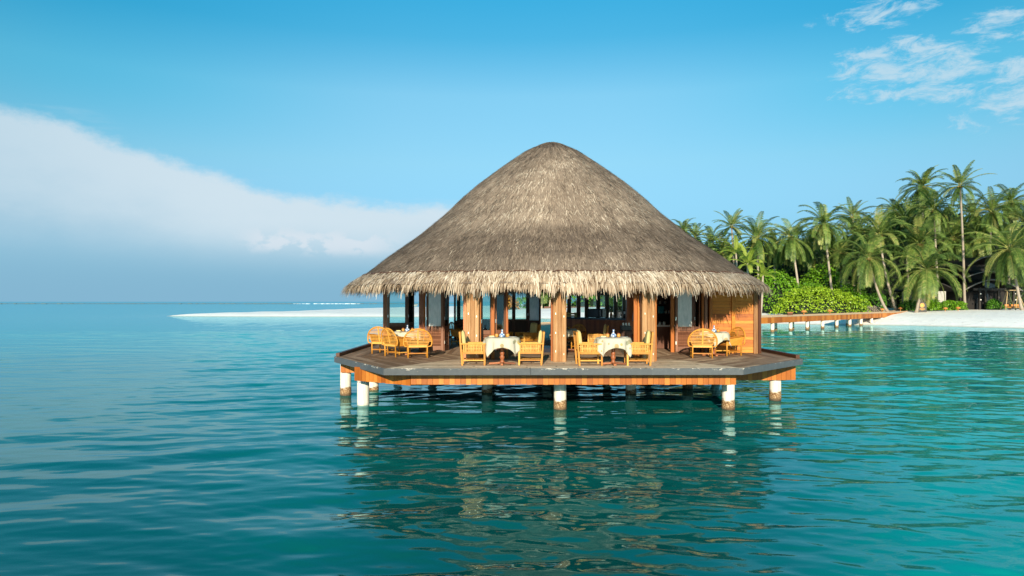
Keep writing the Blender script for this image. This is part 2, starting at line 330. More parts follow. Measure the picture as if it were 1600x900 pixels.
def grid_obj(name, X, Y, Z, m_, attr=None, smooth=True):
    h, wd = X.shape; me = bpy.data.meshes.new(name); V = np.stack([X, Y, Z], -1).reshape(-1, 3).astype(np.float32)
    i = np.arange(h*wd).reshape(h, wd); Fc = np.stack([i[:-1,:-1], i[:-1,1:], i[1:,1:], i[1:,:-1]], -1).reshape(-1, 4).astype(np.int32)
    me.vertices.add(len(V)); me.vertices.foreach_set('co', V.ravel()); me.loops.add(Fc.size); me.loops.foreach_set('vertex_index', Fc.ravel())
    me.polygons.add(len(Fc)); me.polygons.foreach_set('loop_start', np.arange(0, Fc.size, 4, dtype=np.int32)); me.polygons.foreach_set('loop_total', np.full(len(Fc), 4, np.int32))
    me.update(calc_edges=True); me.validate()
    if smooth: me.polygons.foreach_set('use_smooth', np.ones(len(Fc), bool))
    for k, a in (attr or {}).items():
        at = me.attributes.new(k, 'FLOAT', 'POINT'); at.data.foreach_set('value', a.ravel().astype(np.float32))
    me.materials.append(m_); o = bpy.data.objects.new(name, me); C.objects.link(o); return o
def sand_height(X, Y):
    d = sdist(X, Y); zm = .75+1.15*np.clip((X+14)/30, 0, 1)
    z = np.where(d > 0, zm*(1-np.exp(-np.maximum(d, 0)*.20/zm)), d*.14)
    bump = .05*np.sin(X*.21+1)*np.sin(Y*.17)+.03*np.sin(X*.63+Y*.4)
    return z+bump*np.clip(d/8, 0, 1)
gx = np.concatenate([np.linspace(-95, 110, 330), np.geomspace(112, 700, 30)]); gy_ = np.concatenate([np.linspace(44, 180, 230), np.geomspace(182, 420, 30)])
X, Y = np.meshgrid(gx, gy_)
sand = grid_obj('sand_beach', X, Y, np.maximum(sand_height(X, Y), -2.5), M['sand']); tag(sand, kind='structure')

def wave_tile(size, n, seed, lam0, spread, ang):
    r = np.random.RandomState(seed); k = np.fft.fftfreq(n, size/n)*2*pi; KX, KY = np.meshgrid(k, k); K = np.hypot(KX, KY); K[0,0] = 1e-6
    k0 = 2*pi/lam0; amp = (K/k0)**-2.3*np.exp(-(k0/K)**2)*np.exp(-(K/(2*pi/.10))**2)
    th = np.arctan2(KY, KX)-ang; amp = amp*(np.abs(np.cos(th))**spread+.06); amp[0,0] = 0
    H = np.real(np.fft.ifft2(amp*(r.randn(n, n)+1j*r.randn(n, n)))); return H/H.std()
def samp(H, size, X, Y):
    n = H.shape[0]; u = (X/size*n) % n; v = (Y/size*n) % n; i = np.floor(u).astype(int); j = np.floor(v).astype(int); fu = u-i; fv = v-j
    i1 = (i+1) % n; j1 = (j+1) % n; i %= n; j %= n
    return H[j,i]*(1-fu)*(1-fv)+H[j,i1]*fu*(1-fv)+H[j1,i]*(1-fu)*fv+H[j1,i1]*fu*fv
yy = np.concatenate([np.linspace(-12, 4.5, 40), np.geomspace(4.6, 70, 760), np.geomspace(70.6, 9000, 120)]); ss = np.linspace(-1, 1, 640)
Y = np.repeat(yy[:, None], 640, 1); X = ss[None]*(.92*np.maximum(Y, 0)+9)
near = np.clip((130-Y)/70, 0, 1)*np.clip((Y+10)/6, 0, 1)
Ha = wave_tile(61, 1024, 3, 4.2, 4, pi/2+.12); Hb = wave_tile(23, 512, 5, 1.15, 3.0, pi/2-.2)
patch = samp(wave_tile(90, 128, 9, 30, .5, 0), 90, X, Y)
calm = np.clip(.55+(X+.42*Y+3)/9, .5, 1)
Z = (.0165*samp(Ha, 61, X, Y)*(1+.28*np.clip(patch, -1.6, 1.6))+.0034*samp(Hb, 23, X, Y)*(1-.45*np.clip(patch, -1.5, 1.5)))*near*calm
sd = sdist(X, Y)
def water_mat():
    m_, N, L, P = mat('lagoon_water')
    at = N.new('ShaderNodeAttribute'); at.attribute_name = 'shallow'; a2 = N.new('ShaderNodeAttribute'); a2.attribute_name = 'turq_refl'
    n = noise(N, L, .09, (1, 1.6, 1), 4, .5)
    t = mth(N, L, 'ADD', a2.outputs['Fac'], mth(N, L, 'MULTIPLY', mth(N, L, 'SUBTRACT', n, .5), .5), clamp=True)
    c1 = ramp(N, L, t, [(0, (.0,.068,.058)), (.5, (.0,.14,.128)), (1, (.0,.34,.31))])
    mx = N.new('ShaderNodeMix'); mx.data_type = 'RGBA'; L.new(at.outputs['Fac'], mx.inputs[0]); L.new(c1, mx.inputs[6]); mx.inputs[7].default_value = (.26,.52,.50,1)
    L.new(mx.outputs[2], P.inputs['Base Color']); P.inputs['Roughness'].default_value = .03; P.inputs['IOR'].default_value = 1.33
    # fine ripples: finer up close, broader and calmer far away
    h1 = noise(N, L, 2.2, (.6, 1.5, 1), 4, .55); h2 = noise(N, L, .5, (.6, 1.6, 1), 4, .6)
    a3 = N.new('ShaderNodeAttribute'); a3.attribute_name = 'far'
    b = N.new('ShaderNodeBump'); b.inputs['Distance'].default_value = .006; b.inputs['Strength'].default_value = .5; L.new(h1, b.inputs['Height'])
    b2 = N.new('ShaderNodeBump'); b2.inputs['Distance'].default_value = .12; L.new(mth(N, L, 'MULTIPLY', a3.outputs['Fac'], .55), b2.inputs['Strength']); L.new(h2, b2.inputs['Height']); L.new(b.outputs[0], b2.inputs['Normal'])
    df = N.new('ShaderNodeBsdfDiffuse'); L.new(mx.outputs[2], df.inputs[0]); gl = N.new('ShaderNodeBsdfGlossy'); gl.inputs[0].default_value = (.60,.94,1,1); gl.inputs['Roughness'].default_value = .025; L.new(b2.outputs[0], gl.inputs['Normal'])
    fr = N.new('ShaderNodeFresnel'); fr.inputs[0].default_value = 1.33; L.new(b2.outputs[0], fr.inputs['Normal']); ms = N.new('ShaderNodeMixShader'); L.new(fr.outputs[0], ms.inputs[0]); L.new(df.outputs[0], ms.inputs[1]); L.new(gl.outputs[0], ms.inputs[2]); L.new(ms.outputs[0], N['Material Output'].inputs[0]); return m_
shallow = np.exp(np.minimum(sd, 0)/np.where(X > 15, 2.6, 7.0))*.8+np.exp(np.minimum(sd, 0)/28)*.15*(X < 20)
xr = X/np.maximum(Y, 6); turq_refl = np.clip(.20+.75*np.clip((xr-.18)/.45, 0, 1)+.22*np.exp(-((xr+.33)/.14)**2)+(Y-14)/60, 0, 1)  # hut reflection painted into the body colour: darker mid-view, brighter to both sides
M['water'] = water_mat()
water = grid_obj('lagoon_water', X, Y, Z, M['water'], {'shallow': np.clip(shallow, 0, 1), 'turq_refl': turq_refl, 'far': np.clip((Y-35)/80, 0, 1)}); tag(water, kind='structure')

# ---------------------------------------------------------------- the overwater pavilion
DZ = 1.32
hut = empty('overwater_pavilion', (1.5, 25, 0), 0, 'round thatched timber pavilion standing on white piles in the lagoon', 'pavilion')
HM = Matrix.Translation((-1.5, -25, 0))         # parts are modelled in world metres and shifted under the root
def part(mb, name, m_, parent=None, **k):
    return mb.build(name, m_, parent or hut, M=HM, **k)
def sub(mb, name, m_, parent, **k): return mb.build(name, m_, parent, M=HM, **k)
OUT = [(-3.3,17.62),(5.98,17.7),(8.75,20.6),(8.75,28.8),(5.9,32.4),(-2.9,32.4),(-5.6,28.8),(-5.55,21.4)]
def inset(poly, d):
    k = len(poly); res = []
    for i in range(k):
        p0 = Vector(poly[i-1]); p1 = Vector(poly[i]); p2 = Vector(poly[(i+1) % k])
        n1 = Vector((-(p1-p0).y, (p1-p0).x)).normalized(); n2 = Vector((-(p2-p1).y, (p2-p1).x)).normalized()
        b = (n1+n2); b = b/(b.length_squared/2) if b.length else n1
        res.append(tuple(p1+b*d))
    return res
mb = MB(); bw = .148
for r_ in range(37):
    a = inset(OUT, .012+r_*bw); b = inset(OUT, .012+(r_+1)*bw-.009)
    for i in range(8):
        j = (i+1) % 8; A, B, D_, E_ = map(Vector, (a[i], a[j], b[j], b[i]))
        if (B-A).dot(Vector(OUT[j])-Vector(OUT[i])) <= 0: continue
        ln_ = (B-A).length; cuts = [0]; p = R.uniform(.8, 3)/max(ln_, .1)
        while p < 1: cuts.append(p); p += R.uniform(2, 3.6)/ln_
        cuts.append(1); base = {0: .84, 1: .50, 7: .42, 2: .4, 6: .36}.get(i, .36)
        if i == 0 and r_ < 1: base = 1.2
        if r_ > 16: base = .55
        for u, v in zip(cuts, cuts[1:]):
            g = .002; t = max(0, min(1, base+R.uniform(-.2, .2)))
            q = [A.lerp(B, u+g*(u > 0)), A.lerp(B, v-g*(v < 1)), E_.lerp(D_, v-g*(v < 1)), E_.lerp(D_, u+g*(u > 0))]
            h = DZ+R.uniform(-.0015, .0015)
            mb.quad([(*x_, h) for x_ in q], t)
inn = inset(OUT, .012+37*bw)
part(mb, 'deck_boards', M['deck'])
part(MB().prism(inset(OUT, .03), DZ-.12, DZ-.012, .1), 'deck_base', M['dark'])
mb = MB()
for i in range(8):
    j = (i+1) % 8; a, b = Vector(OUT[i]), Vector(OUT[j]); d = (b-a).normalized(); n_ = Vector((d.y, -d.x)); L_ = (b-a).length; p = 0
    while p < L_-.01:
        q = min(L_, p+R.uniform(2.6, 4.2)); c = a+d*(p+q)/2+n_*.0; ext = .02 if q >= L_ else 0
        mb.box((c.x, c.y, DZ-.087), (q-p-.004+ext, .045, .175), R.uniform(.3, .9), math.atan2(d.y, d.x)); p = q
part(mb, 'fascia_board', M['slate'], bevel=.006)
for pts in (((8.69,20.75),(8.69,28.7)), ((-5.49,21.5),(-5.54,28.7)), ((8.69,28.85),(5.9,32.34)), ((-5.5,28.85),(-2.9,32.34))):
    part(MB().bar((*pts[0], DZ+.05), (*pts[1], DZ+.05), .12, .11, .2), 'edge_kerb', M['dark'], bevel=.01)
def skirt(p, q, zb, zt=DZ-.122, back=True):
    mb = MB(); a = Vector(p); b = Vector(q); d = (b-a).normalized(); L_ = (b-a).length; n = int(L_/.145); wd = L_/n
    for i in range(n):
        c = a+d*(i+.5)*wd; dz = R.uniform(0, .012); mb.box((c.x, c.y, (zt+zb+dz)/2), (wd-.007, .03, zt-zb-dz), R.random()**1.2, math.atan2(d.y, d.x))
    part(mb, 'skirt_boards', M['skirt'])
    n_ = Vector((-d.y, d.x)); a += n_*.06; b += n_*.06
    part(MB().bar((*a, (zt+zb)/2+.02), (*b, (zt+zb)/2+.02), .08, zt-zb-.05, .2), 'edge_beam', M['dark'])
skirt((-4.46,19.36),(-2.7,18.16),.805); skirt((-2.69,18.14),(5.95,18.14),.835); skirt((6.35,20.95),(8.70,20.95),.63); skirt((-5.52,22.0),(-4.35,22.0),.755)
for x0 in (-4.37,-.8,1.35,3.87,6.15,8.2):
    part(MB().box((x0, 26.6 if x0 < 8 else 26.0, .98), (.16, 12.2 if x0 < 0 else (12 if x0 < 8 else 8.6), .3), .2), 'floor_beam', M['dark'])
for y0 in (22.6,26.5,30):
    part(MB().box((1.5, y0, 1.155), (13.4, .12, .08), .2), 'cross_beam', M['dark'])
def pile(x, y, zt=.82, new=False, r_=.175):
    mb = MB(); pr = [(r_*1.0, -1.2), (r_*1.0, -.05), (r_*1.04, .03), (r_*1.03, .18), (r_, .3), (r_, .5), (r_*.995, zt)] if not new else [(r_, -1.2), (r_, 0), (r_, .4), (r_, zt)]
    mb.lathe(pr, (0,0,0), 28, .5); o = mb.build('pile', M['pile_new'] if new else M['pile'], hut, smooth=True); o.location = (x-1.5, y-25, 0)
    if new:
        o['label'] = 'smooth clean white pile with a row of dark holes near its top'
        for k in range(5):
            a = -pi/2+(k-2)*.40; c = Vector((cos(a)*(r_+.001), sin(a)*(r_+.001), zt-.13)); d = Vector((cos(a), sin(a), 0))
            MB().tube([c-d*.01, c+d*.004], .018, 8, .5).build('bolt_hole', M['black'], o)
    return o
for x, y in ((-5.42,22.25),(1.36,19.3),(6.13,19.35),(8.17,21.2),(-.84,22.9),(3.95,22.7),(-4.75,23.4)):
    o = pile(x, y, 1.0)
    if y > 22.5: o.location.z = -.13
pile(-4.37, 20.05, .83, True)
for x, y in ((-5.0,30),(-3.5,30),(6.15,23.9),(1.35,26.5),(-.84,28),(3.9,28),(8.2,27.5),(6.1,30.5),(1.35,31.2)): pile(x, y, .9)

# roof: bell-shaped shell of thatch
RX, RY = 1.44, 24.9
PR = [(0,5.79),(.2,5.765),(.39,5.70),(1.04,5.38),(1.9,4.77),(2.76,4.1),(3.28,3.64),(3.84,3.06),(4.83,2.2),(5.85,1.44),(6.5,.88),(7.1,.50)]
PRr = np.array([p[0] for p in PR])*.995; PRh = np.array([p[1] for p in PR])+CZ
def roofp(th, t, off=0):
    r_ = t*PRr[-1]; h = np.interp(r_, PRr, PRh)
    n = 2+1.0*t**1.5; a = 1-.15*t; c_, s_ = np.cos(th), np.sin(th)
    den = (np.abs(c_)**n+np.abs(s_/a)**n)**(1/n); rad = r_/den
    return np.array([RX+rad*c_, RY+rad*s_, h+off])
def roof_normal(th, t):
    p = roofp(th, t); a = roofp(th+.01, t)-p; b = roofp(th, min(t+.01, 1.0))-roofp(th, t-.01 if t > .01 else 0)
    n = np.cross(a, b); n = n/(np.linalg.norm(n)+1e-9); return n if n[2] > 0 else -n
TH = np.linspace(0, 2*pi, 193)[:-1]; TT = np.concatenate([[.004], np.linspace(.02, 1, 70)])
mb = MB()
def ttint(t, th):
    band = np.interp(t, [0, .1, .16, .3, .55, .64, .68, .8, .9, 1], [.42, .42, .56, .66, .66, .62, .46, .42, .52, .6])
    return band+.03*sin(th*5+t*9)+.02*sin(th*11+2)+.03*sin(t*75+.6*sin(th*9))+.03*sin(th*3+t*21)
nT = len(TT); nH = len(TH)
for t in TT:
    for th in TH: 
        wob = .012*sin(th*23+t*31)+.01*sin(th*41-t*17); mb.v.append(tuple(roofp(th, t, wob)))
for i in range(nT-1):
    for j in range(nH):
        k = (j+1) % nH; mb.f.append((i*nH+j, (i+1)*nH+j, (i+1)*nH+k, i*nH+k)); mb.t.append(ttint(TT[i], TH[j])-.08)
n0 = len(mb.v); mb.v.append(tuple(roofp(0, 0)))
for j in range(nH): mb.f.append((j, (j+1) % nH, n0)); mb.t.append(.4)
# underside
n1 = len(mb.v); TI = np.linspace(.01, 1, 16)
for t in TI:
    for th in TH: p = roofp(th, t*.985, -.30 if t < .99 else -.12); mb.v.append(tuple(p))
for i in range(15):
    for j in range(nH):
        k = (j+1) % nH; mb.f.append((n1+i*nH+j, n1+i*nH+k, n1+(i+1)*nH+k, n1+(i+1)*nH+j)); mb.t.append(.6)
for j in range(nH):
    k = (j+1) % nH; mb.f.append(((nT-1)*nH+j, n1+15*nH+j, n1+15*nH+k, (nT-1)*nH+k)); mb.t.append(.3)
# short straw ends lying all over the shell
rs = np.random.RandomState(4)
for q in range(64000):
    t = math.sqrt(rs.uniform(.0005, .9)); th = rs.uniform(0, 2*pi)
    if sin(th) > .35 and rs.rand() < .8: continue
    p = roofp(th, t); L_ = rs.uniform(.12, .34); t2 = min(t+L_/8.2, 1); dth = rs.normal(0, .22)*L_/max(t*7, .4)
    p2 = roofp(th+dth, t2); n = roof_normal(th, t); d = p2-p; l = np.linalg.norm(d); d = d/(l+1e-9); s_ = np.cross(d, n)*rs.uniform(.005, .010)
    lift = rs.uniform(.005, .045); a = p+n*.004-np.array(0); b = p+d*L_+n*lift
    tt = ttint(t, th)+rs.normal(0, .17)
    mb.quad([a-s_, a+s_, b+s_*.5, b-s_*.5], float(np.clip(tt, .05, 1)))
roof = part(mb, 'thatched_roof', M['thatch'])
# long shaggy fringe around the eave, hung in overlapping swags
mb = MB()
def fringe(cnt, t0, t1, l0, l1, dark=0.0, off=0):
    for q in range(cnt):
        th = rs.uniform(0, 2*pi)
        if sin(th) > .4 and rs.rand() < .55: continue
        sw = abs(sin(th*37)); t = rs.uniform(t0, t1)-.010*sw
        p = roofp(th, t, off); n = roof_normal(th, min(t, .98)); o2 = roofp(th, min(t+.02, 1), off)-roofp(th, t-.02, off); d = o2/np.linalg.norm(o2)
        tang = np.cross(n, d); clump = sin(th*53+3*sin(th*19)); d = d+tang*(rs.normal(0, .2)+.2*clump); d = d/np.linalg.norm(d)
        L_ = .84*rs.uniform(l0, l1)*(1+.14*clump)*(1+.12*sin(th*17+1)*sin(th*29)); w_ = rs.uniform(.007, .015); lift = rs.uniform(.02, .10); pts = []; cur = p+n*rs.uniform(.0, .05); seg = 5; L_ *= rs.choice([1, 1, 1, 1, 1, 1, 1.25, 1.4]); dd = d+n*lift
        for k in range(seg+1):
            pts.append(cur.copy()); dd = dd+np.array([0, 0, -1])*(.10+.17*k*rs.uniform(.7, 1.2)); dd = dd/np.linalg.norm(dd); cur = cur+dd*L_/seg
        sd_ = np.cross(pts[1]-pts[0], n); sd_ = sd_/(np.linalg.norm(sd_)+1e-9)*w_
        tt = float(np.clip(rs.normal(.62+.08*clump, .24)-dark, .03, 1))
        for k in range(seg):
            a, b = pts[k], pts[k+1]; fa = 1-.6*(k/seg)**2; fb = 1-.6*((k+1)/seg)**2; mb.quad([a-sd_*fa, a+sd_*fa, b+sd_*fb, b-sd_*fb], tt)
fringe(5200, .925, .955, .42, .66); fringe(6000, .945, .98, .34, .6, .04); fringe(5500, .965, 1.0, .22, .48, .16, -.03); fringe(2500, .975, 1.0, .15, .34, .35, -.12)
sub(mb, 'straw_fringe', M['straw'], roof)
mb = MB(); nb = 62
for k in range(nb):
    a0 = 2*pi*k/nb; pts = []
    if sin(a0) > .6: continue
    for i in range(7):
        th = a0+2*pi/nb*i/6; u = i/6; pts.append(tuple(roofp(th, .925+.008*(abs(u-.5)*2)**2, .045)))
    mb.tube(pts, .013, 5, .2)
sub(mb, 'binding_rope', M['dark'], roof)

# columns
def column(x, y, w0=.34, parent=None):
    o = part(MB().prism([(x-w0/2, y-w0/2), (x+w0/2, y-w0/2), (x+w0/2, y+w0/2), (x-w0/2, y+w0/2)], DZ, 3.9, .5), 'column', M['column'], bevel=.02)
    return o
def fluted(x, y, w0=.35):
    mb = MB(); n = 3; wd = w0/n
    mb.box((x, y, (DZ+3.9)/2), (w0-.02, w0-.02, 3.9-DZ), .4)
    for i in range(n):
        c = -w0/2+wd*(i+.5)
        mb.box((x+c, y-w0/2, (DZ+3.9)/2), (wd-.012, .03, 3.9-DZ), R.uniform(.35, .9)); mb.box((x+c, y+w0/2, (DZ+3.9)/2), (wd-.012, .03, 3.9-DZ), R.random())
        mb.box((x-w0/2, y+c, (DZ+3.9)/2), (.03, wd-.012, 3.9-DZ), R.random()); mb.box((x+w0/2, y+c, (DZ+3.9)/2), (.03, wd-.012, 3.9-DZ), R.random())
    o = part(mb, 'column', M['column'], bevel=.006)
    for z in (1.62, 2.15, 2.7):
        sub(MB().box((x-w0/2+.056, y-w0/2-.019, z), (.018, .01, .055), .5), 'hinge_plate', M['hinge'], o); sub(MB().box((x+w0/2-.06, y-w0/2-.019, z-.08), (.018, .01, .05), .5), 'hinge_plate', M['hinge'], o)
for x in (-1.13, 1.37, 3.93): fluted(x, 19.75)
def post(x, y, wd=.12, dp=.12, m_='dark', zt=3.75, t=None, rz=0, name='post'):
    return part(MB().box((x, y, (DZ+zt)/2), (wd, dp, zt-DZ), t, rz), name, M[m_], bevel=.006)
# ring beams under the eave
for a, b in (((-1.3,19.75),(4.1,19.75)), ((-1.3,19.8),(-3.1,23.7)), ((-3.1,23.7),(-5.2,27.5)), ((4.1,19.8),(5.3,23.2)), ((5.3,23.2),(8.1,23.0)), ((-5.2,27.5),(-2.5,31.4)), ((-2.5,31.4),(5.6,31.4)), ((8.1,23.0),(8.1,28.6)), ((8.1,28.6),(5.6,31.4))):
    part(MB().bar((*a, 3.66), (*b, 3.66), .16, .22, .3), 'ring_beam', M['dark'])
for k in range(10):      # rafters inside the shell
    th = 2*pi*k/10+.2; part(MB().bar(tuple(roofp(th, .12, -.42)), tuple(roofp(th, .9, -.42)), .12, .12, .3), 'rafter', M['dark'])
# a door leaf: stiles, rails, glass above, louvres below
def door(x, y, rz, wd=.66, m_='door', glass='glass', h=2.28, frame=.085, hinge=True, louvre=True):
    """x,y = hinge-side bottom corner; the leaf runs from there along rz"""
    root = bpy.data.objects.new('door_leaf', None)
    Mx = Matrix.Translation((x, y, DZ+.012))@Matrix.Rotation(rz, 4, 'Z')
    def B(c, d, t=None): return (c, d, t)
    mb = MB(); th = .045
    mb.box((frame/2, 0, h/2), (frame, th, h)); mb.box((wd-frame/2, 0, h/2), (frame, th, h))
    mb.box((wd/2, 0, h-.06), (wd-2*frame-.002, th-.004, .12)); mb.box((wd/2, 0, .80), (wd-2*frame-.002, th-.004, .12)); mb.box((wd/2, 0, .09), (wd-2*frame-.002, th-.004, .18))
    o = mb.build('door_leaf', M[m_], hut, M=HM@Mx, bevel=.004)
    lv = MB(); n = 11
    if louvre:
        for i in range(n): lv.box((wd/2, 0, .205+i*.049), (wd-2*frame, .05, .012), None, M=Matrix.Rotation(radians(48), 3, 'X'))
        lv.box((wd/2, .012, .46), (wd-2*frame, .008, .56), .1)
    else: lv.box((wd/2, 0, .46), (wd-2*frame, .02, .56))
    lv.build('louvre_panel', M[m_], o, M=HM@Mx)
    g = MB(); g.box((wd/2, 0, (.86+h-.12)/2), (wd-2*frame+.01, .006, h-.98), .5); g.build('glass_pane', M[glass], o, M=HM@Mx)
    if hinge:
        for z in (.3, 1.13, 1.95): MB().box((.018, -.028, z), (.032, .012, .11), .5).build('hinge', M['hinge'], o, M=HM@Mx)
    return o
# left, far pair of leaves
post(-5.10, 27.5, .17, .14, 'barwood', name='door_post'); door(-5.00, 27.45, 0.05, .78, glass='glass'); door(-4.20, 27.5, radians(78), .7)
# left, near folded pair
post(-3.13, 23.75, .20, .16, 'barwood', name='door_post'); post(-3.03, 23.66, .07, .05, 'orange', name='door_jamb')
door(-2.98, 23.7, -.04, .60, glass='hazy'); door(-2.37, 23.72, radians(80), .62)
# beside column one
post(-1.36, 19.95, .12, .14, 'barwood', name='door_jamb'); post(-.93, 19.83, .06, .1, 'orange', name='door_jamb')
door(-.93, 20.3, radians(10), .34, 'door', 'glass', frame=.06); post(-.57, 20.3, .1, .06, 'orange', name='door_jamb'); door(-.52, 20.55, radians(25), .36, 'door', 'glass', frame=.06)
post(-.16, 20.75, .09, .09, 'orange', name='door_jamb'); post(-.34, 22.0, .2, .14, 'dark')
door(-2.6, 30.6, radians(30), .6)
# rear wall: dado with windows
def wallseg(a, b, z0, z1, m_='dark', th=.1, t=None, name='wall'):
    return part(MB().bar((*a, (z0+z1)/2), (*b, (z0+z1)/2), th, z1-z0, t), name, M[m_])
for x in (-2.45, -1.5, -.62, .08, .72, 1.22): post(x, 31.35, .16, .14, 'dark')
wallseg((-2.45,31.35),(1.2,31.35), DZ, DZ+.86); wallseg((-2.45,31.33),(1.2,31.33), DZ+.86, DZ+.92, 'door', .18, name='window_sill')
for x0, x1 in ((-2.37,-1.58),(-1.42,-.7),(-.54,0),(.16,.64)):
    part(MB().box(((x0+x1)/2, 31.35, (DZ+.92+3.6)/2), (x1-x0, .008, 3.6-DZ-.92), .5), 'window_pane', M['glass'])
door(.72, 31.1, radians(-20), .62, 'dark', 'hazy', louvre=False)
# rear right wall behind the bar
wallseg((2.1,31.3),(5.9,31.3), DZ, DZ+1.0)
for x in (2.1, 2.62, 3.05, 3.42, 3.95, 4.35, 4.75, 5.15, 5.9): post(x, 31.3, .18, .14, 'door')
wallseg((2.1,31.28),(5.9,31.28), 3.32, 3.55, 'dark', .12)
for x0, x1 in ((2.73,2.94),(3.16,3.31),(3.53,3.84),(4.06,4.24),(4.46,4.64),(4.86,5.04)):
    part(MB().box(((x0+x1)/2, 31.3, 3.0), (x1-x0, .008, .9), .5), 'window_pane', M['glass'])
# kitchen block on the right, clad in boards
def cladding(a, b, name='cladding', m_='clad', z0=DZ+.02, z1=3.6):
    mb = MB(); n = int((z1-z0)/.105); h = (z1-z0)/n; a = Vector(a); b = Vector(b)
    for i in range(n): 
        zc = z0+(i+.5)*h; mb.bar((*a, zc), (*b, zc), .03+.006*(i % 2), h-.006, R.random())
    part(mb, name, M[m_])
cladding((6.72,22.95),(8.02,22.68)); wallseg((6.72,23.03),(8.02,22.76), DZ, 3.6, 'dark', .06, name='wall_backing')
cladding((8.16,22.8),(8.16,28.5)); wallseg((8.08,22.8),(8.08,28.5), DZ, 3.6, 'dark', .06, name='wall_backing')
cladding((5.5,28.5),(8.1,28.5)); wallseg((5.4,28.42),(8.1,28.42), DZ, 3.8, 'dark', .05, name='wall_backing'); wallseg((5.3,28.5),(5.3,25.0), DZ, 3.6, 'dark', .06)
post(6.66, 22.90, .10, .12, 'orange', name='door_jamb'); post(6.52, 22.97, .1, .1, 'door', name='door_jamb'); post(6.42, 23.0, .06, .12, 'orange', name='door_jamb')
post(7.38, 22.77, .12, .07, 'clad', name='cover_strip'); post(8.08, 22.66, .13, .14, 'column', rz=-.2, name='corner_post'); post(8.2, 22.74, .12, .16, 'dark', rz=.5, name='corner_post')
door(5.58, 23.32, -.06, .64, glass='hazy'); post(5.47, 23.3, .12, .12, 'orange', name='door_jamb'); door(6.22, 23.3, radians(-25), .2, hinge=True, frame=.04)
# jambs behind column three
post(3.60, 19.95, .10, .12, 'orange', name='door_jamb'); post(3.70, 20.0, .06, .1, 'orange', name='door_jamb'); post(4.17, 19.88, .06, .1, 'orange', name='door_jamb')
post(4.30, 24.8, .30, .3, 'barwood', name='pillar'); post(4.64, 26.2, .1, .1, 'door', name='pillar')
post(1.17, 19.9, .08, .12, 'orange', name='door_jamb')
# bar counter inside
bar = empty('bar_counter', (3.4, 28.3, DZ), 0, 'long dark red panelled bar counter with a black top inside the pavilion', 'counter')
BM = Matrix.Translation((-3.4, -28.3, -DZ))
def bpart(mb, name, m_): return mb.build(name, M[m_], bar, M=BM)
mb = MB(); a = Vector((1.95, 29.6)); b = Vector((4.62, 27.1)); d = (b-a); L_ = d.length; d.normalize(); n_ = Vector((-d.y, d.x)); n = 26
for i in range(n):
    c = a+d*(i+.5)*L_/n; mb.box((c.x, c.y, DZ+.50), (L_/n-.005, .03, .98), None, math.atan2(d.y, d.x))
bpart(mb, 'front_panel', 'barwood')
c = a.lerp(b, .5)+n_*.3; bpart(MB().box((c.x, c.y, DZ+1.02), (L_+.15, .72, .07), .5, math.atan2(d.y, d.x)), 'countertop', 'blacktop')
c = a.lerp(b, .5)+n_*.35; bpart(MB().box((c.x, c.y, DZ+.48), (L_-.05, .5, .95), .1, math.atan2(d.y, d.x)), 'cabinet', 'dark')
def onbar(u, v=.25): p = a+d*u*L_+n_*v; return (p.x, p.y, DZ+1.056)
def thing1(mb, name, m_, loc, label, cat, group=None, smooth=False, rz=0, bevel=0):
    o = mb.build(name, M[m_], None, smooth=smooth, bevel=bevel); o.location = loc; o.rotation_euler = (0,0,rz); return tag(o, label, cat, group)
mw = empty('microwave', onbar(.53), -.5, 'black boxy microwave standing in the middle of the bar counter', 'microwave')
MB().box((0,0,.19), (.66,.42,.36), .5).build('case', M['black'], mw, bevel=.01); MB().box((-.08,-.215,.19), (.44,.012,.28), .5).build('door_window', M['blacktop'], mw); MB().box((.24,-.222,.19), (.02,.02,.26), .5).build('handle', M['hinge'], mw)
cr = empty('bottle_crate', onbar(.16), -.5, 'small yellow wooden crate at the left end of the bar counter', 'crate')
for z in (.05, .15): 
    MB().box((0,-.13,z), (.42,.015,.07), .7).build('slat', M['cushion'], cr); MB().box((0,.13,z), (.42,.015,.07), .7).build('slat', M['cushion'], cr)
for sx in (-.2, .2): MB().box((sx,0,.1), (.015,.245,.2), .5).build('end_board', M['cushion'], cr)
def bottle_mb(h=.3, r_=.036): return MB().lathe([(r_*.9,0),(r_,.01),(r_,h*.55),(r_*.4,h*.75),(r_*.35,h)], seg=10)
thing1(bottle_mb(.34), 'bottle', 'bottle', onbar(.10), 'dark glass bottle behind the yellow crate, left end of the bar', 'bottle', smooth=True)
thing1(bottle_mb(.30,.04), 'bottle', 'amber', onbar(.73), 'amber bottle just right of the black microwave on the bar', 'bottle', smooth=True)
thing1(bottle_mb(.26,.034), 'bottle', 'bottle', onbar(.70,.35), 'dark bottle tucked between the microwave and the amber bottle', 'bottle', smooth=True)
def stack_mb(n, r_, h):
    mb = MB()
    for i in range(n): mb.lathe([(r_*.55, i*h),(r_, i*h+h*.75),(r_, i*h+h*.8),(r_*.9, i*h+h*.8),(r_*.5, i*h+h*.15)], seg=14, t=.5)
    return mb
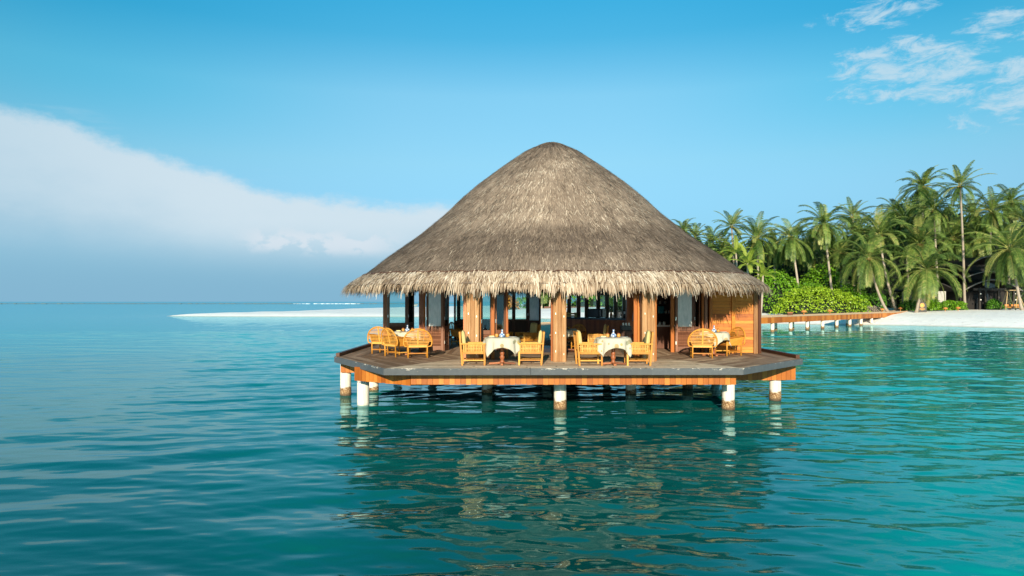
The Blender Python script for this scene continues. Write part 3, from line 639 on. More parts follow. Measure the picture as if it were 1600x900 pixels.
for (u, v, k, r_, h, lb) in ((.78,.12,3,.075,.05,'short stack of white saucers nearest the amber bottle on the bar'),(.845,.15,7,.09,.045,'tallest stack of white cups and saucers on the bar'),(.845,.4,6,.09,.05,'white bowls stacked behind the tallest saucer stack on the bar'),(.90,.10,3,.07,.06,'small stack of white cups between the two larger plate stacks'),(.95,.2,6,.10,.045,'stack of white plates beside the dark pillar at the end of the bar'),(1.0,.1,4,.1,.045,'lower stack of white plates at the far right end of the bar')):
    k_ = k
    o = empty('crockery_stack', onbar(u, v), 0, lb, 'crockery', 'white crockery stacked on the bar')
    for i in range(k_):
        mbx = MB().lathe([(r_*.55, 0),(r_, h*.75),(r_, h*.85),(r_*.9, h*.85),(r_*.5, h*.2)], seg=14, t=.5); q = mbx.build('plate' if h < .05 else 'cup', M['white'], o, smooth=True); q.location = (0,0,i*h)
cm = empty('coffee_machine', onbar(.93,.5), -.5, 'tall dark coffee machine standing behind the white plate stacks', 'coffee machine')
MB().box((0,0,.16), (.5,.35,.32), .5).build('body', M['black'], cm, bevel=.02); MB().lathe([(.10,.32),(.12,.40),(.12,.5),(.05,.52)], seg=12).build('bean_hopper', M['black'], cm); MB().box((0,-.19,.22), (.4,.02,.1), .5).build('steel_panel', M['hinge'], cm)
# towel by the pillar, kitchen things
mb = MB()
for i in range(12):
    for j in range(6):
        f = lambda u, v: (u*.26-.13+.02*sin(v*5), .03*sin(u*14)*(1-.3*v), -v*.92)
        mb.quad([f(j/6, i/12), f((j+1)/6, i/12), f((j+1)/6, (i+1)/12), f(j/6, (i+1)/12)], .5)
tw = thing1(mb, 'hanging_towel', 'blue', (4.42, 24.2, DZ+1.95), 'pale blue towel hanging beside the dark pillar', 'towel', smooth=True)
sf = tw.modifiers.new('solid', 'SOLIDIFY'); sf.thickness = .01
tb = empty('serving_stand', (4.55, 24.4, DZ), 0, 'small dark wooden stand under the hanging blue towel', 'stand')
MB().box((0,0,.55), (.5,.4,.04), .5).build('top', M['turned'], tb)
for sx in (-.2,.2):
    for sy in (-.15,.15): MB().box((sx,sy,.265), (.04,.04,.53), .5).build('leg', M['turned'], tb)
kc = empty('kitchen_counter', (5.75, 25.2, DZ), 0, 'pale topped work counter inside the dark kitchen doorway', 'counter')
MB().box((-.15,0,.84), (1.1,.6,.05), .5).build('countertop', M['white'], kc); MB().box((-.15,.03,.41), (1.0,.5,.8), .5).build('cabinet', M['dark'], kc)
ks = empty('kitchen_shelf', (5.85, 26.4, DZ), 0, 'dark wall shelf unit seen through the kitchen doorway', 'shelf')
MB().box((.0,.2,1.1), (1.2,.04,2.1), .1).build('back_board', M['dark'], ks)
for z in (1.25, 1.62, 1.95): MB().box((0,0,z), (1.2,.3,.03), .3).build('shelf_board', M['dark'], ks)
thing1(MB().box((0,0,.14), (.24,.22,.28), .5), 'storage_box', 'teal', (5.72, 26.3, DZ+1.265), 'teal plastic box on the kitchen shelf', 'box', bevel=.01)
for x_, z_, lb in ((5.92, 1.265, 'small white jar right of the teal box on the kitchen shelf'), (6.06, 1.265, 'white jar at the right end of the lower kitchen shelf'), (5.70, 1.635, 'white jug above the teal box on the kitchen shelf'), (5.90, 1.635, 'white cup on the upper kitchen shelf')):
    thing1(MB().lathe([(.04,0),(.05,.02),(.05,.09),(.035,.12)], seg=10), 'jar', 'white', (x_, 26.3, DZ+z_), lb, 'jar', 'jars on the kitchen shelf', smooth=True)
for x_, lb in ((5.42, 'upturned glass at the left of the pale kitchen counter'), (5.58, 'steel pot in the middle of the pale kitchen counter')):
    thing1(MB().lathe([(.05,0),(.06,.02),(.06,.1),(.045,.13)], seg=10), 'pot', 'hinge', (x_, 25.05, DZ+.866), lb, 'pot', smooth=True)

# ---------------------------------------------------------------- furniture
def armchair():
    """slatted square armchair facing +x, back at -x; sits on z=0"""
    root = empty('armchair')
    def P(mb, n, m_='chair', bevel=.006): return mb.build(n, M[m_], root, bevel=bevel)
    for sy in (-.3, .3):
        P(MB().bar((.30, sy, 0), (.30, sy, .565), .05), 'leg'); P(MB().bar((-.30, sy, 0), (-.37, sy, .90), .05, t=.4), 'leg')
        P(MB().box((-.02, sy, .585), (.70, .085, .035)), 'armrest'); P(MB().box((0, sy, .345), (.55, .035, .07)), 'side_rail'); P(MB().box((0, sy, .14), (.56, .03, .035)), 'stretcher')
        mb = MB()
        for k in range(13): mb.bar((-.265+k*.044, sy, .375), (-.265+k*.044, sy, .57), .026, t=R.uniform(.5, 1))
        P(mb, 'side_slats', bevel=0)
    P(MB().box((.29, 0, .345), (.035, .55, .07)), 'front_rail'); P(MB().box((-.29, 0, .345), (.035, .55, .07)), 'rear_rail'); P(MB().box((0, 0, .14), (.03, .57, .03)), 'cross_stretcher')
    mb = MB()
    for k in range(9): mb.box((-.25+k*.062, 0, .385), (.045, .56, .015))
    P(mb, 'seat', bevel=0)
    P(MB().bar((-.372, -.32, .885), (-.372, .32, .885), .05), 'top_rail')
    mb = MB()
    for k in range(10): mb.bar((-.325, -.25+k*.0555, .42), (-.367, -.25+k*.0555, .87), .02, .03)
    P(mb, 'back_slats', bevel=0)
    P(cush(.54, .54, .09).box((0,0,0),(0,0,0)) if False else cush(.54, .54, .09), 'seat_cushion', 'cushion', 0).location = (.01, 0, .44)
    o = P(cush(.50, .46, .11), 'back_cushion', 'cushion', 0); o.location = (-.27, 0, .70); o.rotation_euler = (0, radians(84), 0)
    return root
def cush(wx, wy, h):
    mb = MB(); n = 10
    def pt(i, j, s): 
        u = i/n*2-1; v = j/n*2-1; e = (1-u**4)*(1-v**4); return (u*wx/2*(1-.04*abs(v)**3), v*wy/2*(1-.04*abs(u)**3), s*h/2*(e**.45))
    for s_ in (-1, 1):
        for i in range(n):
            for j in range(n):
                q = [pt(i, j, s_), pt(i+1, j, s_), pt(i+1, j+1, s_), pt(i, j+1, s_)]; mb.quad(q if s_ > 0 else q[::-1], .6)
    return mb
def roundchair():
    """fan-backed slatted armchair facing +x"""
    root = empty('fan_back_armchair')
    def P(mb, n, m_='chair', **k): return mb.build(n, M[m_], root, **k)
    W = .43
    # the hoop: from the seat back corners out and over
    hoop = []
    for k in range(25):
        a = pi*(k/24)*1.22-pi*.11; hoop.append((-.30-.10*max(0, sin(a)), -cos(a)*W, .50+sin(a)*.39))
    P(MB().tube([(-.27, -.29, 0), (-.28, -.29, .34)]+hoop+[(-.28, .29, .34), (-.27, .29, 0)], .024, 8, .6), 'back_hoop', smooth=True)
    for sy in (-.29, .29):
        P(MB().tube([(.27, sy, 0), (.27, sy, .54)], .023, 8), 'leg', smooth=True)
        arm = [(.30, sy*1.08, .56), (.15, sy*1.16, .575), (-.05, sy*1.22, .60), (-.22, sy*1.26, .62), (-.34, sy*1.25, .64)]
        P(MB().tube(arm, .026, 8), 'armrest', smooth=True)
        mb = MB(); 
        mb.quad([(.27, sy, .33), (-.27, sy, .33), (-.31, sy*1.2, .6), (.27, sy*1.06, .55)], .5); o = P(mb, 'side_panel'); so = o.modifiers.new('solid', 'SOLIDIFY'); so.thickness = .018; so.offset = 0
        P(MB().bar((.27, sy, .13), (-.27, sy, .13), .03), 'stretcher')
    mb = MB(); n = 10
    for k in range(n):
        z = .42+k*.046; a = (z-.50)/.39
        hw = W*math.sqrt(max(0, 1-min(1, max(a, -.1))**2))*.98 if a > 0 else .30+.06*max(0, (z-.38)/.12)
        x_ = -.30-.10*max(0, a); mb.bar((x_, -hw, z), (x_, hw, z), .024, .012, up=(1,0,0), t=R.uniform(.3, 1))
    P(mb, 'back_slats'); P(MB().bar((-.275, 0, .36), (-.405, 0, .89), .04, .02, t=.9), 'back_stile')
    P(MB().box((-.285, 0, .355), (.035, .56, .06)), 'rear_rail'); P(MB().box((.27, 0, .355), (.035, .56, .06)), 'front_rail'); P(MB().box((-.27, 0, .14), (.03, .55, .035)), 'rear_stretcher')
    mb = MB()
    for k in range(9): mb.box((-.24+k*.062, 0, .39), (.048, .57, .014))
    P(mb, 'seat'); P(cush(.50, .52, .08), 'seat_cushion', 'cushion').location = (.0, 0, .437)
    return root
def table():
    root = empty('pedestal_table')
    MB().lathe([(.42,.70),(.435,.705),(.435,.735),(.42,.74)], seg=28, t=.5).build('tabletop', M['turned'], root, smooth=False)
    pr = [(.06,.05),(.075,.08),(.05,.11),(.045,.14),(.07,.19),(.07,.22),(.045,.25),(.06,.29),(.065,.33),(.04,.36),(.055,.40),(.06,.45),(.04,.48),(.05,.53),(.055,.58),(.04,.61),(.07,.66),(.09,.70)]
    MB().lathe(pr, seg=14, t=.5).build('pedestal', M['turned'], root, smooth=True)
    for k in range(4):
        a = k*pi/2+pi/4*0; MB().bar((cos(a)*.05, sin(a)*.05, .05), (cos(a)*.36, sin(a)*.36, .03), .07, .05).build('foot', M['turned'], root, bevel=.008)
    return root
def cloth(hs=.70, rad=.45, seed=0, tear=0):
    rr = random.Random(seed); mb = MB(); n = 34; ph = rr.uniform(0, 6)
    def pt(i, j):
        u = (i/n*2-1)*hs; v = (j/n*2-1)*hs; r_ = math.hypot(u, v); a = math.atan2(v, u)
        if r_ <= rad: return (u, v, .746)
        e = r_-rad; fold = .028*sin(a*9+ph)*min(1, e/.15)+.012*sin(a*17+ph*2)*min(1, e/.2)
        out = rad+.02+.05*(1-math.exp(-e/.1))*.6+.06*e+fold; return (cos(a)*out, sin(a)*out, .746-.01-e*.96*(1-.03*sin(a*5)))
    for i in range(n):
        for j in range(n): mb.quad([pt(i, j), pt(i+1, j), pt(i+1, j+1), pt(i, j+1)], .5)
    o = mb.build('tablecloth', M['cloth'], smooth=True); so = o.modifiers.new('solid', 'SOLIDIFY'); so.thickness = .004; so.offset = 1
    w_ = o.modifiers.new('weld', 'WELD'); w_.merge_threshold = .0005; o.modifiers.move(1, 0); return o
AC = armchair(); RC = roundchair(); TB = table(); used = set()
def place(proto, x, y, rz, label, cat, group):
    if proto.name not in used: o = proto; used.add(proto.name)
    else: o = copy_tree(proto)
    o.location = (x, y, DZ+.001); o.rotation_euler = (0, 0, rz); tag(o, label, cat, group); return o
GA = 'square slatted armchairs at the dining tables'; GR = 'fan-backed armchairs at the dining tables'; GT = 'pedestal dining tables under cloths'
def px2(p, y): D = 1.73*F/(y-HY); return px(p, D), D
place(AC, -1.05, 18.72, .03, 'square slatted armchair left of the left front table, its back by the first pillar', 'armchair', GA)
place(AC, .50, 18.78, pi-.02, 'square slatted armchair right of the left front table, beside the middle pillar', 'armchair', GA)
place(AC, 2.10, 18.62, .04, 'square slatted armchair left of the right front table, just right of the middle pillar', 'armchair', GA)
place(AC, 3.42, 18.62, pi-.05, 'square slatted armchair right of the right front table, its back at the right pillar', 'armchair', GA)
place(RC, -2.93, 21.15, pi/2+.18, 'fan-backed armchair seen from behind, right-hand one of the group at the left deck corner', 'armchair', GR)
place(RC, -3.62, 21.6, pi/2-.80, 'fan-backed armchair seen from the side, between the two others at the left deck corner', 'armchair', GR)
place(RC, -4.28, 22.8, pi/2-.30, 'fan-backed armchair furthest left on the deck, nearest the corner edge', 'armchair', GR)
place(RC, 5.85, 21.1, pi/2-.15, 'fan-backed armchair seen from behind in front of the louvred door at the right end', 'armchair', GR)
place(RC, 6.95, 21.95, pi+.35, 'fan-backed armchair beyond the small table against the orange boarded wall', 'armchair', GR)
# the dining things inside
place(AC, .55, 24.8, .5+pi, 'square slatted armchair inside, in shade behind the left front table', 'armchair', GA)
place(RC, -.35, 25.4, -.4, 'fan-backed armchair in the dim interior behind the left front table', 'armchair', GR)
place(RC, -2.05, 27.3, -.3, 'dark shaded fan-backed armchair inside, just left of the first pillar', 'armchair', GR)
place(RC, 2.15, 24.7, pi*1.5-.9, 'fan-backed armchair inside, right behind the middle pillar', 'armchair', GR)
place(AC, 2.95, 23.7, pi-.1, 'square slatted armchair inside facing the middle pillar, in front of the red bar', 'armchair', GA)
def crockery(cx, cy, nm, flip=1):
    z = DZ+.752
    vs = MB().lathe([(.045,0),(.075,.02),(.08,.06),(.05,.10),(.022,.13),(.022,.20),(.03,.215)], seg=14)
    thing1(vs, 'vase', 'bluepot', (cx, cy-.05, z), 'blue and white vase on '+nm, 'vase', smooth=True)
    for s_, lb in ((-1, 'left'), (1, 'right')):
        j = empty('sauce_jar', (cx+.15*s_, cy+.02, z), 0, f'amber jar {lb} of the vase, {nm}', 'jar', 'amber jars on the dining tables')
        MB().lathe([(.035,0),(.05,.02),(.052,.07),(.04,.09)], seg=12).build('body', M['amber'], j, smooth=True); MB().lathe([(.043,.09),(.043,.105),(.01,.12)], seg=12).build('lid', M['turned'], j, smooth=True)
    for s_, lb in ((-1, 'left'), (1, 'right')):
        p = thing1(MB().lathe([(.05,0),(.115,.012),(.115,.018),(.05,.008)], seg=20), 'plate', 'white', (cx+.28*s_, cy-.08, z), f'white plate on the {lb} side of {nm}', 'plate', 'plates laid on the dining tables', smooth=True)
    thing1(MB().box((0,0,.012), (.13,.09,.022), .7), 'folded_napkin', 'cushion', (cx-.28, cy-.08, z+.02), 'folded yellow napkin on the left plate of '+nm, 'napkin')
T5 = [(-.27, 18.72, 'left front table', 'the left front table'), (2.76, 18.62, 'right front table', 'the right front table'), (-3.40, 22.25, 'table', 'the corner table at the left deck end'), (6.42, 21.75, 'table', 'the table by the orange wall'), (1.85, 24.0, 'table', 'the inner table behind the middle pillar')]
LB = ['turned wooden pedestal table at front left, its post showing under the cloth', 'turned wooden pedestal table at front right, its post showing under the cloth', 'pedestal table between the fan-backed chairs at the left deck corner', 'small pedestal table beside the orange boarded wall', 'pedestal table inside, half hidden by the middle pillar']
CB = ['cream printed cloth draped over the left front table', 'cream printed cloth draped over the right front table', 'pale printed cloth on the table among the fan-backed chairs at the left', 'pale printed cloth on the small table by the orange boarded wall', 'pale cloth on the inner table behind the middle pillar']
for k, (x, y, _, nm) in enumerate(T5):
    place(TB, x, y, 0, LB[k], 'table', GT); c = cloth(.70 if k < 2 else .66, .45 if k < 2 else .44, k); c.location = (x, y, DZ+.001); c.rotation_euler = (0, 0, (0, .06, .7, .6, .4)[k]); tag(c, CB[k], 'tablecloth', 'printed tablecloths')
    crockery(x, y, nm)
br = empty('glass_basket', (4.0, 24.0, DZ), 0, 'dark basket of upturned glasses beside the pillar by the bar', 'basket')
MB().box((0,0,.36), (.38,.3,.70), .2).build('cabinet', M['dark'], br); MB().box((0,0,.80), (.36,.28,.16), .1).build('basket', M['black'], br, bevel=.01)
for k in range(3): MB().lathe([(.035,.88),(.04,.89),(.03,.98)], seg=10).build('glass', M['hinge'], br).location = (-.1+.1*k, -.05, 0)

# ---------------------------------------------------------------- the jetty and its lamps
def gz(x, y): return float(sand_height(np.array([[x]], float), np.array([[y]], float))[0, 0])
jet = empty('jetty', (24.8, 67.8, 0), 0, 'long low timber jetty on white piles running to the beach at right', 'jetty')
JM = Matrix.Translation((-24.8, -67.8, 0))
path = [(2.2,32.5,1.32),(2.6,50,1.40),(24.8,67.8,1.52),(40,83,1.50),(54.5,98,1.50),(62,106,1.72)]
def jp(mb, n, m_, **k): return mb.build(n, M[m_], jet, M=JM, **k)
M['jdeck'] = tinted('jetty_boards', [(0, (.28,.19,.12)), (.5, (.44,.31,.20)), (1, (.60,.46,.32))], (8, (1,1,1)), .2, .8, .2)
for (x0,y0,z0),(x1,y1,z1) in zip(path, path[1:]):
    a = Vector((x0,y0)); b = Vector((x1,y1)); d = b-a; L_ = d.length; d.normalize(); n_ = Vector((d.y, -d.x)); mb = MB(); n = max(2, int(L_/.16))
    far_ = y0 > 60
    if not far_:
        for i in range(n):
            c = a+d*(i+.5)*L_/n; z = z0+(z1-z0)*(i+.5)/n; mb.box((c.x, c.y, z-.02), (.152, 2.0, .04), None, math.atan2(d.y, d.x))
        jp(mb, 'deck_boards', 'jdeck')
    else:
        mb.bar((x0,y0,z0-.02), (x1,y1,z1-.02), 2.0, .04, .5); jp(mb, 'deck_boards', 'jdeck')
    for s_ in (-1, 1):
        jp(MB().bar((x0+n_.x*s_*.96, y0+n_.y*s_*.96, z0+.05), (x1+n_.x*s_*.96, y1+n_.y*s_*.96, z1+.05), .14, .1, .7), 'edge_kerb', 'jdeck')
        mb = MB(); m2 = max(2, int(L_/.6))
        for i in range(m2):
            p = a+d*L_*i/m2+n_*s_*.99; q = a+d*L_*(i+.985)/m2+n_*s_*.99; z = z0+(z1-z0)*(i+.5)/m2; mb.bar((*p, z-.32), (*q, z-.32), .04, .58)
        jp(mb, 'skirt_boards', 'skirt')
    k = int(L_/3.9)
    for i in range(k):
        c = a+d*L_*(i+.15)/k
        for s_ in (-.8, .8):
            q = c+n_*s_; gzz = gz(q.x, q.y)
            if gzz > .9: continue
            o = MB().lathe([(.19, -1.5), (.19, .1), (.2, .2), (.18, .3), (.18, 1.0)], seg=14).build('pile', M['pile'], jet, smooth=True); o.location = (q.x-24.8, q.y-67.8, 0)
far = empty('distant_jetty', (12, 150, 0), 0, 'distant jetty end with dark deck and pale posts seen through the pavilion', 'jetty')
MB().box((3, 0, 1.7), (16, 2.4, .5), .3).build('deck_boards', M['dark'], far)
for k in range(5): MB().lathe([(.25, 0),(.25, 1.5)], seg=10).build('pile', M['pile_new'], far, smooth=True).location = (-4.3+k*3.4, 0, 0)
M['lampw'] = simple('lamp_wood', (.50,.20,.05), .6)
def lamp(x, y, z, lb, box=False):
    o = empty('path_lamp', (x, y, z), R.uniform(0, 3), lb, 'lamp', 'low mushroom lamps along the jetty and beach' if not box else None)
    if box:
        o.name = 'service_box'; o['category'] = 'box'; MB().box((0,0,.17), (.7,.5,.34), .5).build('body', M['dark'], o, bevel=.02); MB().box((0,0,.36), (.78,.58,.05), .5).build('lid', M['lampw'], o); return
    MB().lathe([(.05,0),(.05,.34)], seg=8).build('post', M['lampw'], o); MB().lathe([(.12,.30),(.34,.34),(.30,.46),(.16,.56),(.02,.60)], seg=14).build('lamp_shade', M['lampw'], o, smooth=True)
def onjet(p, off=.75):
    best = None
    for i in range(400):
        t = i/400; x = 24.8+t*(54.5-24.8); y = 67.8+t*(98-67.8)
        if abs(800+F*x/y-p) < 1.2: best = (x, y); break
    return best[0]-.6*off, best[1]+.6*off
x, y = onjet(1245); lamp(x, y, 1.5, 'dark service box with a wooden lid standing alone on the jetty', True)
for p, lb in ((1266, 'mushroom lamp on the jetty just right of the dark service box'), (1306, 'mushroom lamp midway along the jetty, in front of the bright shrub'), (1387, 'mushroom lamp on the jetty below the leaning palm trunk')):
    x, y = onjet(p); lamp(x, y, 1.5, lb)
for p, D, lb in ((1407, 102, 'mushroom lamp on the sand just past the jetty, left of the signboard'), (1477, 101, 'mushroom lamp before the left half of the low hedge'), (1497, 101, 'mushroom lamp before the right half of the low hedge')):
    x = px(p, D); lamp(x, D, gz(x, D), lb)
x = px(1437, 99); lamp(x, 99, gz(x, 99), 'small dark box on the sand in front of the round-topped signboard', True)

# ---------------------------------------------------------------- palms
def crown_mesh(seed, nf, L0, lo, hi, droop, wid=.085, len_=.78, dens=30, tint0=.0):
    len_ = .64
    r = random.Random(seed); mb = MB()
    for k in range(nf):
        az = k*2.39996+r.uniform(-.35, .35); u = (k+.5)/nf; e = radians(hi+(lo-hi)*u**.9+r.uniform(-7, 7)); L_ = L0*r.uniform(.85, 1.1)*(.82+.25*sin(pi*min(1, u+.15)))
        pos = Vector((cos(az)*.12, sin(az)*.12, .1-.3*u)); seg = 12; pts = [pos.copy()]; dirs = []
        for i in range(seg):
            h = Vector((cos(az), sin(az), 0)); d = h*cos(e)+Vector((0,0,1))*sin(e); dirs.append(d); pos = pos+d*L_/seg; pts.append(pos.copy()); e -= droop*(.5+i/seg)*(.35+.65*cos(e)) if e > -1.4 else 0
        ft = max(0, min(1, .72-.42*u+r.gauss(0, .1)+tint0)); ft = .40+.22*(1-u)+r.gauss(0, .15)+tint0
        if u > .8 and r.random() < .45: ft = .92
        mb.tube(pts, [.045*(1-i/(seg+2)) for i in range(seg+1)], 3, min(1, ft+.3), cap=False)
        roll = r.uniform(-.5, .5)
        for j in range(dens):
            s_ = .10+.88*j/dens; f = s_*seg; i = min(seg-1, int(f)); p = pts[i].lerp(pts[i+1], f-i); d = dirs[i]; side = d.cross(Vector((0,0,1))); side = side.normalized() if side.length > .05 else Vector((-sin(az), cos(az), 0))
            up = side.cross(d).normalized(); ll = len_*L0/4*(sin(pi*(.12+.84*s_))**.55)*r.uniform(.85, 1.12)
            for sg in (-1, 1):
                o = (side*sg*(.80)+d*.55+up*(.12+roll*sg*.35)).normalized(); m_ = p+o*ll*.55; t_ = m_+(o+Vector((0,0,-.75))).normalized()*ll*.5; wv = d*wid*.5
                tt = max(0, min(1, ft+r.gauss(0, .13)))
                mb.quad([p-wv*.6, p+wv*.6, m_+wv, m_-wv], tt); mb.quad([m_-wv, m_+wv, t_], tt)
    return mb
VARS = {}
for k, a in {'full': (11, 46, 4.1, -65, 82, .15), 'full2': (12, 42, 4.2, -60, 84, .18), 'wide': (13, 36, 4.7, -60, 78, .19), 'tall': (14, 24, 3.9, -35, 75, .10), 'up': (15, 30, 4.2, -15, 86, .17), 'drop': (16, 42, 4.4, -75, 70, .14), 'young': (17, 15, 3.0, 0, 85, .14), 'full3': (18, 44, 4.0, -65, 80, .17)}.items():
    mb = crown_mesh(*a, wid=.13 if k == 'young' else .10, tint0=.04)
    me_ = mb.build('crown', M['frond_y'] if k == 'young' else M['frond']); VARS[k] = me_.data; bpy.data.objects.remove(me_)
nuts = MB()
for k in range(9):
    a = k*2.4; nuts.lathe([(.02,-.15),(.13,-.08),(.15,.02),(.10,.12),(.01,.16)], (cos(a)*.26, sin(a)*.26, -.22-.05*(k % 3)), 7, .5)
no_ = nuts.build('coconuts', M['nut'], smooth=True); NUT = no_.data; bpy.data.objects.remove(no_)
def palm(cp, cy_, bp, D, var, sc, label, group='coconut palms along the beach', lean=0, nuts_=True):
    cx = px(cp, D); cz = pz(cy_, D); bx = px(bp, D-lean); by = D-lean; bz = gz(bx, by)-.1
    root = empty('palm_tree', (bx, by, bz), 0, label, 'palm tree', group)
    A = Vector((0,0,0)); B = Vector((cx-bx, D-by, cz-bz)); H = B.z; pts = []; n = 12; rr = random.Random(int(cp*7+D)); wob = rr.uniform(-.5, .5)
    for i in range(n+1):
        t = i/n; x_ = B.x*(t**.75 if abs(B.x) < 4 else t**1.25); pts.append(Vector((x_+wob*sin(pi*t)*.5, B.y*t, B.z*t)))
    rad = [max(.10, (.30 if i == 0 else .20-.08*i/n))*(.85+.15*sc) for i in range(n+1)]
    MB().tube(pts, rad, 9, rr.uniform(.3, .8)).build('trunk', M['trunk'], root, smooth=True)
    c = bpy.data.objects.new('crown', VARS[var]); C.objects.link(c); c.parent = root; c.location = B; c.scale = (sc*rr.uniform(1.02, 1.13),)*3; c.rotation_euler = (rr.uniform(-.08, .08), rr.uniform(-.08, .08), rr.uniform(0, 6.28))
    if nuts_ and var != 'young':
        q = bpy.data.objects.new('coconuts', NUT); C.objects.link(q); q.parent = root; q.location = B; q.scale = (sc, sc, sc)
    return root
palm(1500, 289, 1508, 103, 'tall', 1.02, 'tallest palm, slim pale trunk and open crown above all the others')
palm(1460, 328, 1470, 108, 'full2', 1.02, 'full palm just left of the tallest one, bare pale upper trunk showing')
palm(1441, 292, 1450, 122, 'full', 1.10, 'dark bushy palm high behind the full palm left of the tallest')
palm(1550, 331, 1535, 108, 'full', .98, 'palm right of the tallest with its pale trunk leaning right')
palm(1579, 315, 1575, 118, 'full3', 1.10, 'high palm near the right edge standing clear against the sky')
palm(1287, 350, 1305, 104, 'full3', 1.12, 'palm with a straight pale trunk leaning left, mid-grove above the shrubs')
palm(1236, 371, 1254, 105, 'drop', 1.0, 'drooping palm with slanting trunk above the dark green shrubs')
palm(1183, 372, 1193, 106, 'full', 1.0, 'palm just right of the roof slope with a dark slanting trunk')
palm(1143, 353, 1150, 116, 'tall', .92, 'small-crowned palm showing above the right roof slope')
palm(1068, 360, 1075, 128, 'full3', .85, 'leftmost palm top peeping over the roof slope')
palm(1086, 370, 1090, 130, 'tall', .85, 'second palm top peeping over the roof slope', nuts_=False)
palm(1112, 380, 1118, 124, 'full2', .95, 'third palm top over the roof slope, low and pale')
palm(1130, 392, 1136, 118, 'up', .9, 'upright palm directly above the roof slope, left of the yellow-green young palm')
palm(1357, 402, 1389, 99, 'wide', 1.18, 'large low palm over the bright shrubs, its trunk leaning from the right')
palm(1374, 366, 1402, 104, 'up', 1.2, 'palm with a strongly leaning trunk and upswept crown at grove centre')
palm(1447, 420, 1431, 98, 'wide', 1.28, 'large low spreading palm in front of the white-walled cottage')
palm(1437, 380, 1440, 104, 'up', 1.25, 'bright upswept palm rising behind the large spreading one')
palm(1577, 388, 1598, 98, 'drop', 1.35, 'large drooping palm at the right edge over the bamboo swing')
palm(1332, 338, 1336, 120, 'tall', .95, 'dark small palm behind on the skyline at grove centre')
palm(1398, 330, 1402, 124, 'full3', .95, 'dark palm behind, on the skyline left of the bushy high palm', nuts_=False)
palm(1415, 345, 1420, 118, 'full', 1.05, 'dark palm behind the upswept ones, under the bushy high palm', nuts_=False)
palm(1340, 366, 1345, 114, 'full', 1.1, 'shaded palm between the straight-trunked palm and the leaning one')
palm(1520, 335, 1524, 118, 'full2', 1.15, 'shaded palm crown directly right of the tallest trunk')
palm(1612, 352, 1618, 106, 'full', 1.2, 'palm cut off by the right edge of the view')
palm(1210, 385, 1215, 114, 'full3', 1.0, 'shaded palm between the two slanting-trunk palms behind the shrubs')
palm(1262, 388, 1268, 112, 'full2', 1.05, 'shaded palm low behind the straight pale trunk')
palm(1310, 395, 1316, 110, 'drop', 1.0, 'shaded drooping palm right of the straight pale trunk')
palm(1490, 372, 1494, 112, 'drop', 1.1, 'shaded palm low behind the tallest trunk above the dark villa')
palm(1530, 370, 1532, 110, 'full3', 1.1, 'shaded palm above the ridge of the dark villa')
palm(1168, 412, 1171, 98, 'young', 1.05, 'bright yellow-green young palm beside the roof edge', 'young yellow-green palms')
palm(1192, 430, 1187, 97, 'young', .75, 'smallest yellow-green young palm with a thin pale stem by the roof tip', 'young yellow-green palms')
palm(1150, 395, 1152, 104, 'young', .9, 'yellow-green young palm mostly behind the roof slope', 'young yellow-green palms')
palm(850, 445, 846, 150, 'drop', 1.1, 'pale-trunked palm seen through the pavilion, left of the middle pillar', 'palms seen through the pavilion')
palm(862, 440, 858, 150, 'full', 1.1, 'pale-trunked palm seen through the pavilion, touching the middle pillar', 'palms seen through the pavilion')

# ---------------------------------------------------------------- shrubs, hedge and the dark wood behind
def leafmass(mb, cx, cy, cz, rx, ry, rz_, n, size, seed, t0=.5, lumps=7, inner=.25):
    r = np.random.RandomState(seed); L_ = r.normal(0, 1, (lumps, 3)); L_ /= np.linalg.norm(L_, axis=1)[:, None]; amp = r.uniform(.1, .3, lumps)
    for k in range(n):
        d = r.normal(0, 1, 3); d /= np.linalg.norm(d); 
        if d[2] < -.35: d[2] = -d[2]
        f = .78+sum(a*max(0, float(d@l))**3 for a, l in zip(amp, L_)); f += .05*sin(d[0]*19+d[2]*13)+.04*sin(d[1]*23+d[2]*29)
        f *= r.uniform(.9, 1.03) if r.rand() > inner else r.uniform(.5, .9)
        p = np.array([cx+d[0]*rx*f, cy+d[1]*ry*f, cz+d[2]*rz_*f]); nn = d*.6+r.normal(0, .55, 3)+np.array([0, -.15, .35]); nn /= np.linalg.norm(nn)
        a = np.cross(nn, r.normal(0, 1, 3)); a /= np.linalg.norm(a); b = np.cross(nn, a); s_ = size*r.uniform(.6, 1.2)
        mb.quad([p-a*s_*.5, p-b*s_*.32, p+a*s_*.5, p+b*s_*.32], float(np.clip(r.normal(t0, .2), 0, 1)))
def shrub(x0, x1, ytop, D, ry, m_, label, n=2200, size=.34, group=None, seed=0, name='shrub', t0=.5, cat='shrub', zb=None):
    cx = px((x0+x1)/2, D); rx = (px(x1, D)-px(x0, D))/2; g = gz(cx, D) if zb is None else zb; h = pz(ytop, D)-g
    root = empty(name, (cx, D, g), 0, label, cat, group); mb = MB(); leafmass(mb, 0, 0, h*.28, rx, ry, h*.72, n, size, seed, t0); mb.build('foliage', M[m_], root)
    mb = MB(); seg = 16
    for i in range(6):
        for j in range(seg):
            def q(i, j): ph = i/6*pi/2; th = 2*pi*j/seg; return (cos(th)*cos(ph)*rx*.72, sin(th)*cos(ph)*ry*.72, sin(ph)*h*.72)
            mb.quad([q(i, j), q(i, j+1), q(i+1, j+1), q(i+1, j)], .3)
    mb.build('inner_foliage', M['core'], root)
shrub(1205, 1352, 449, 99, 2.6, 'shrub_y', 'wide bright yellow-green shrub at the back of the beach', 5200, .34, seed=1)
shrub(1176, 1262, 424, 104, 3, 'shrub', 'tall mid-green shrub beside the roof tip, left of the wide bright one', 3600, .36, 'green shrubs behind the beach', 2)
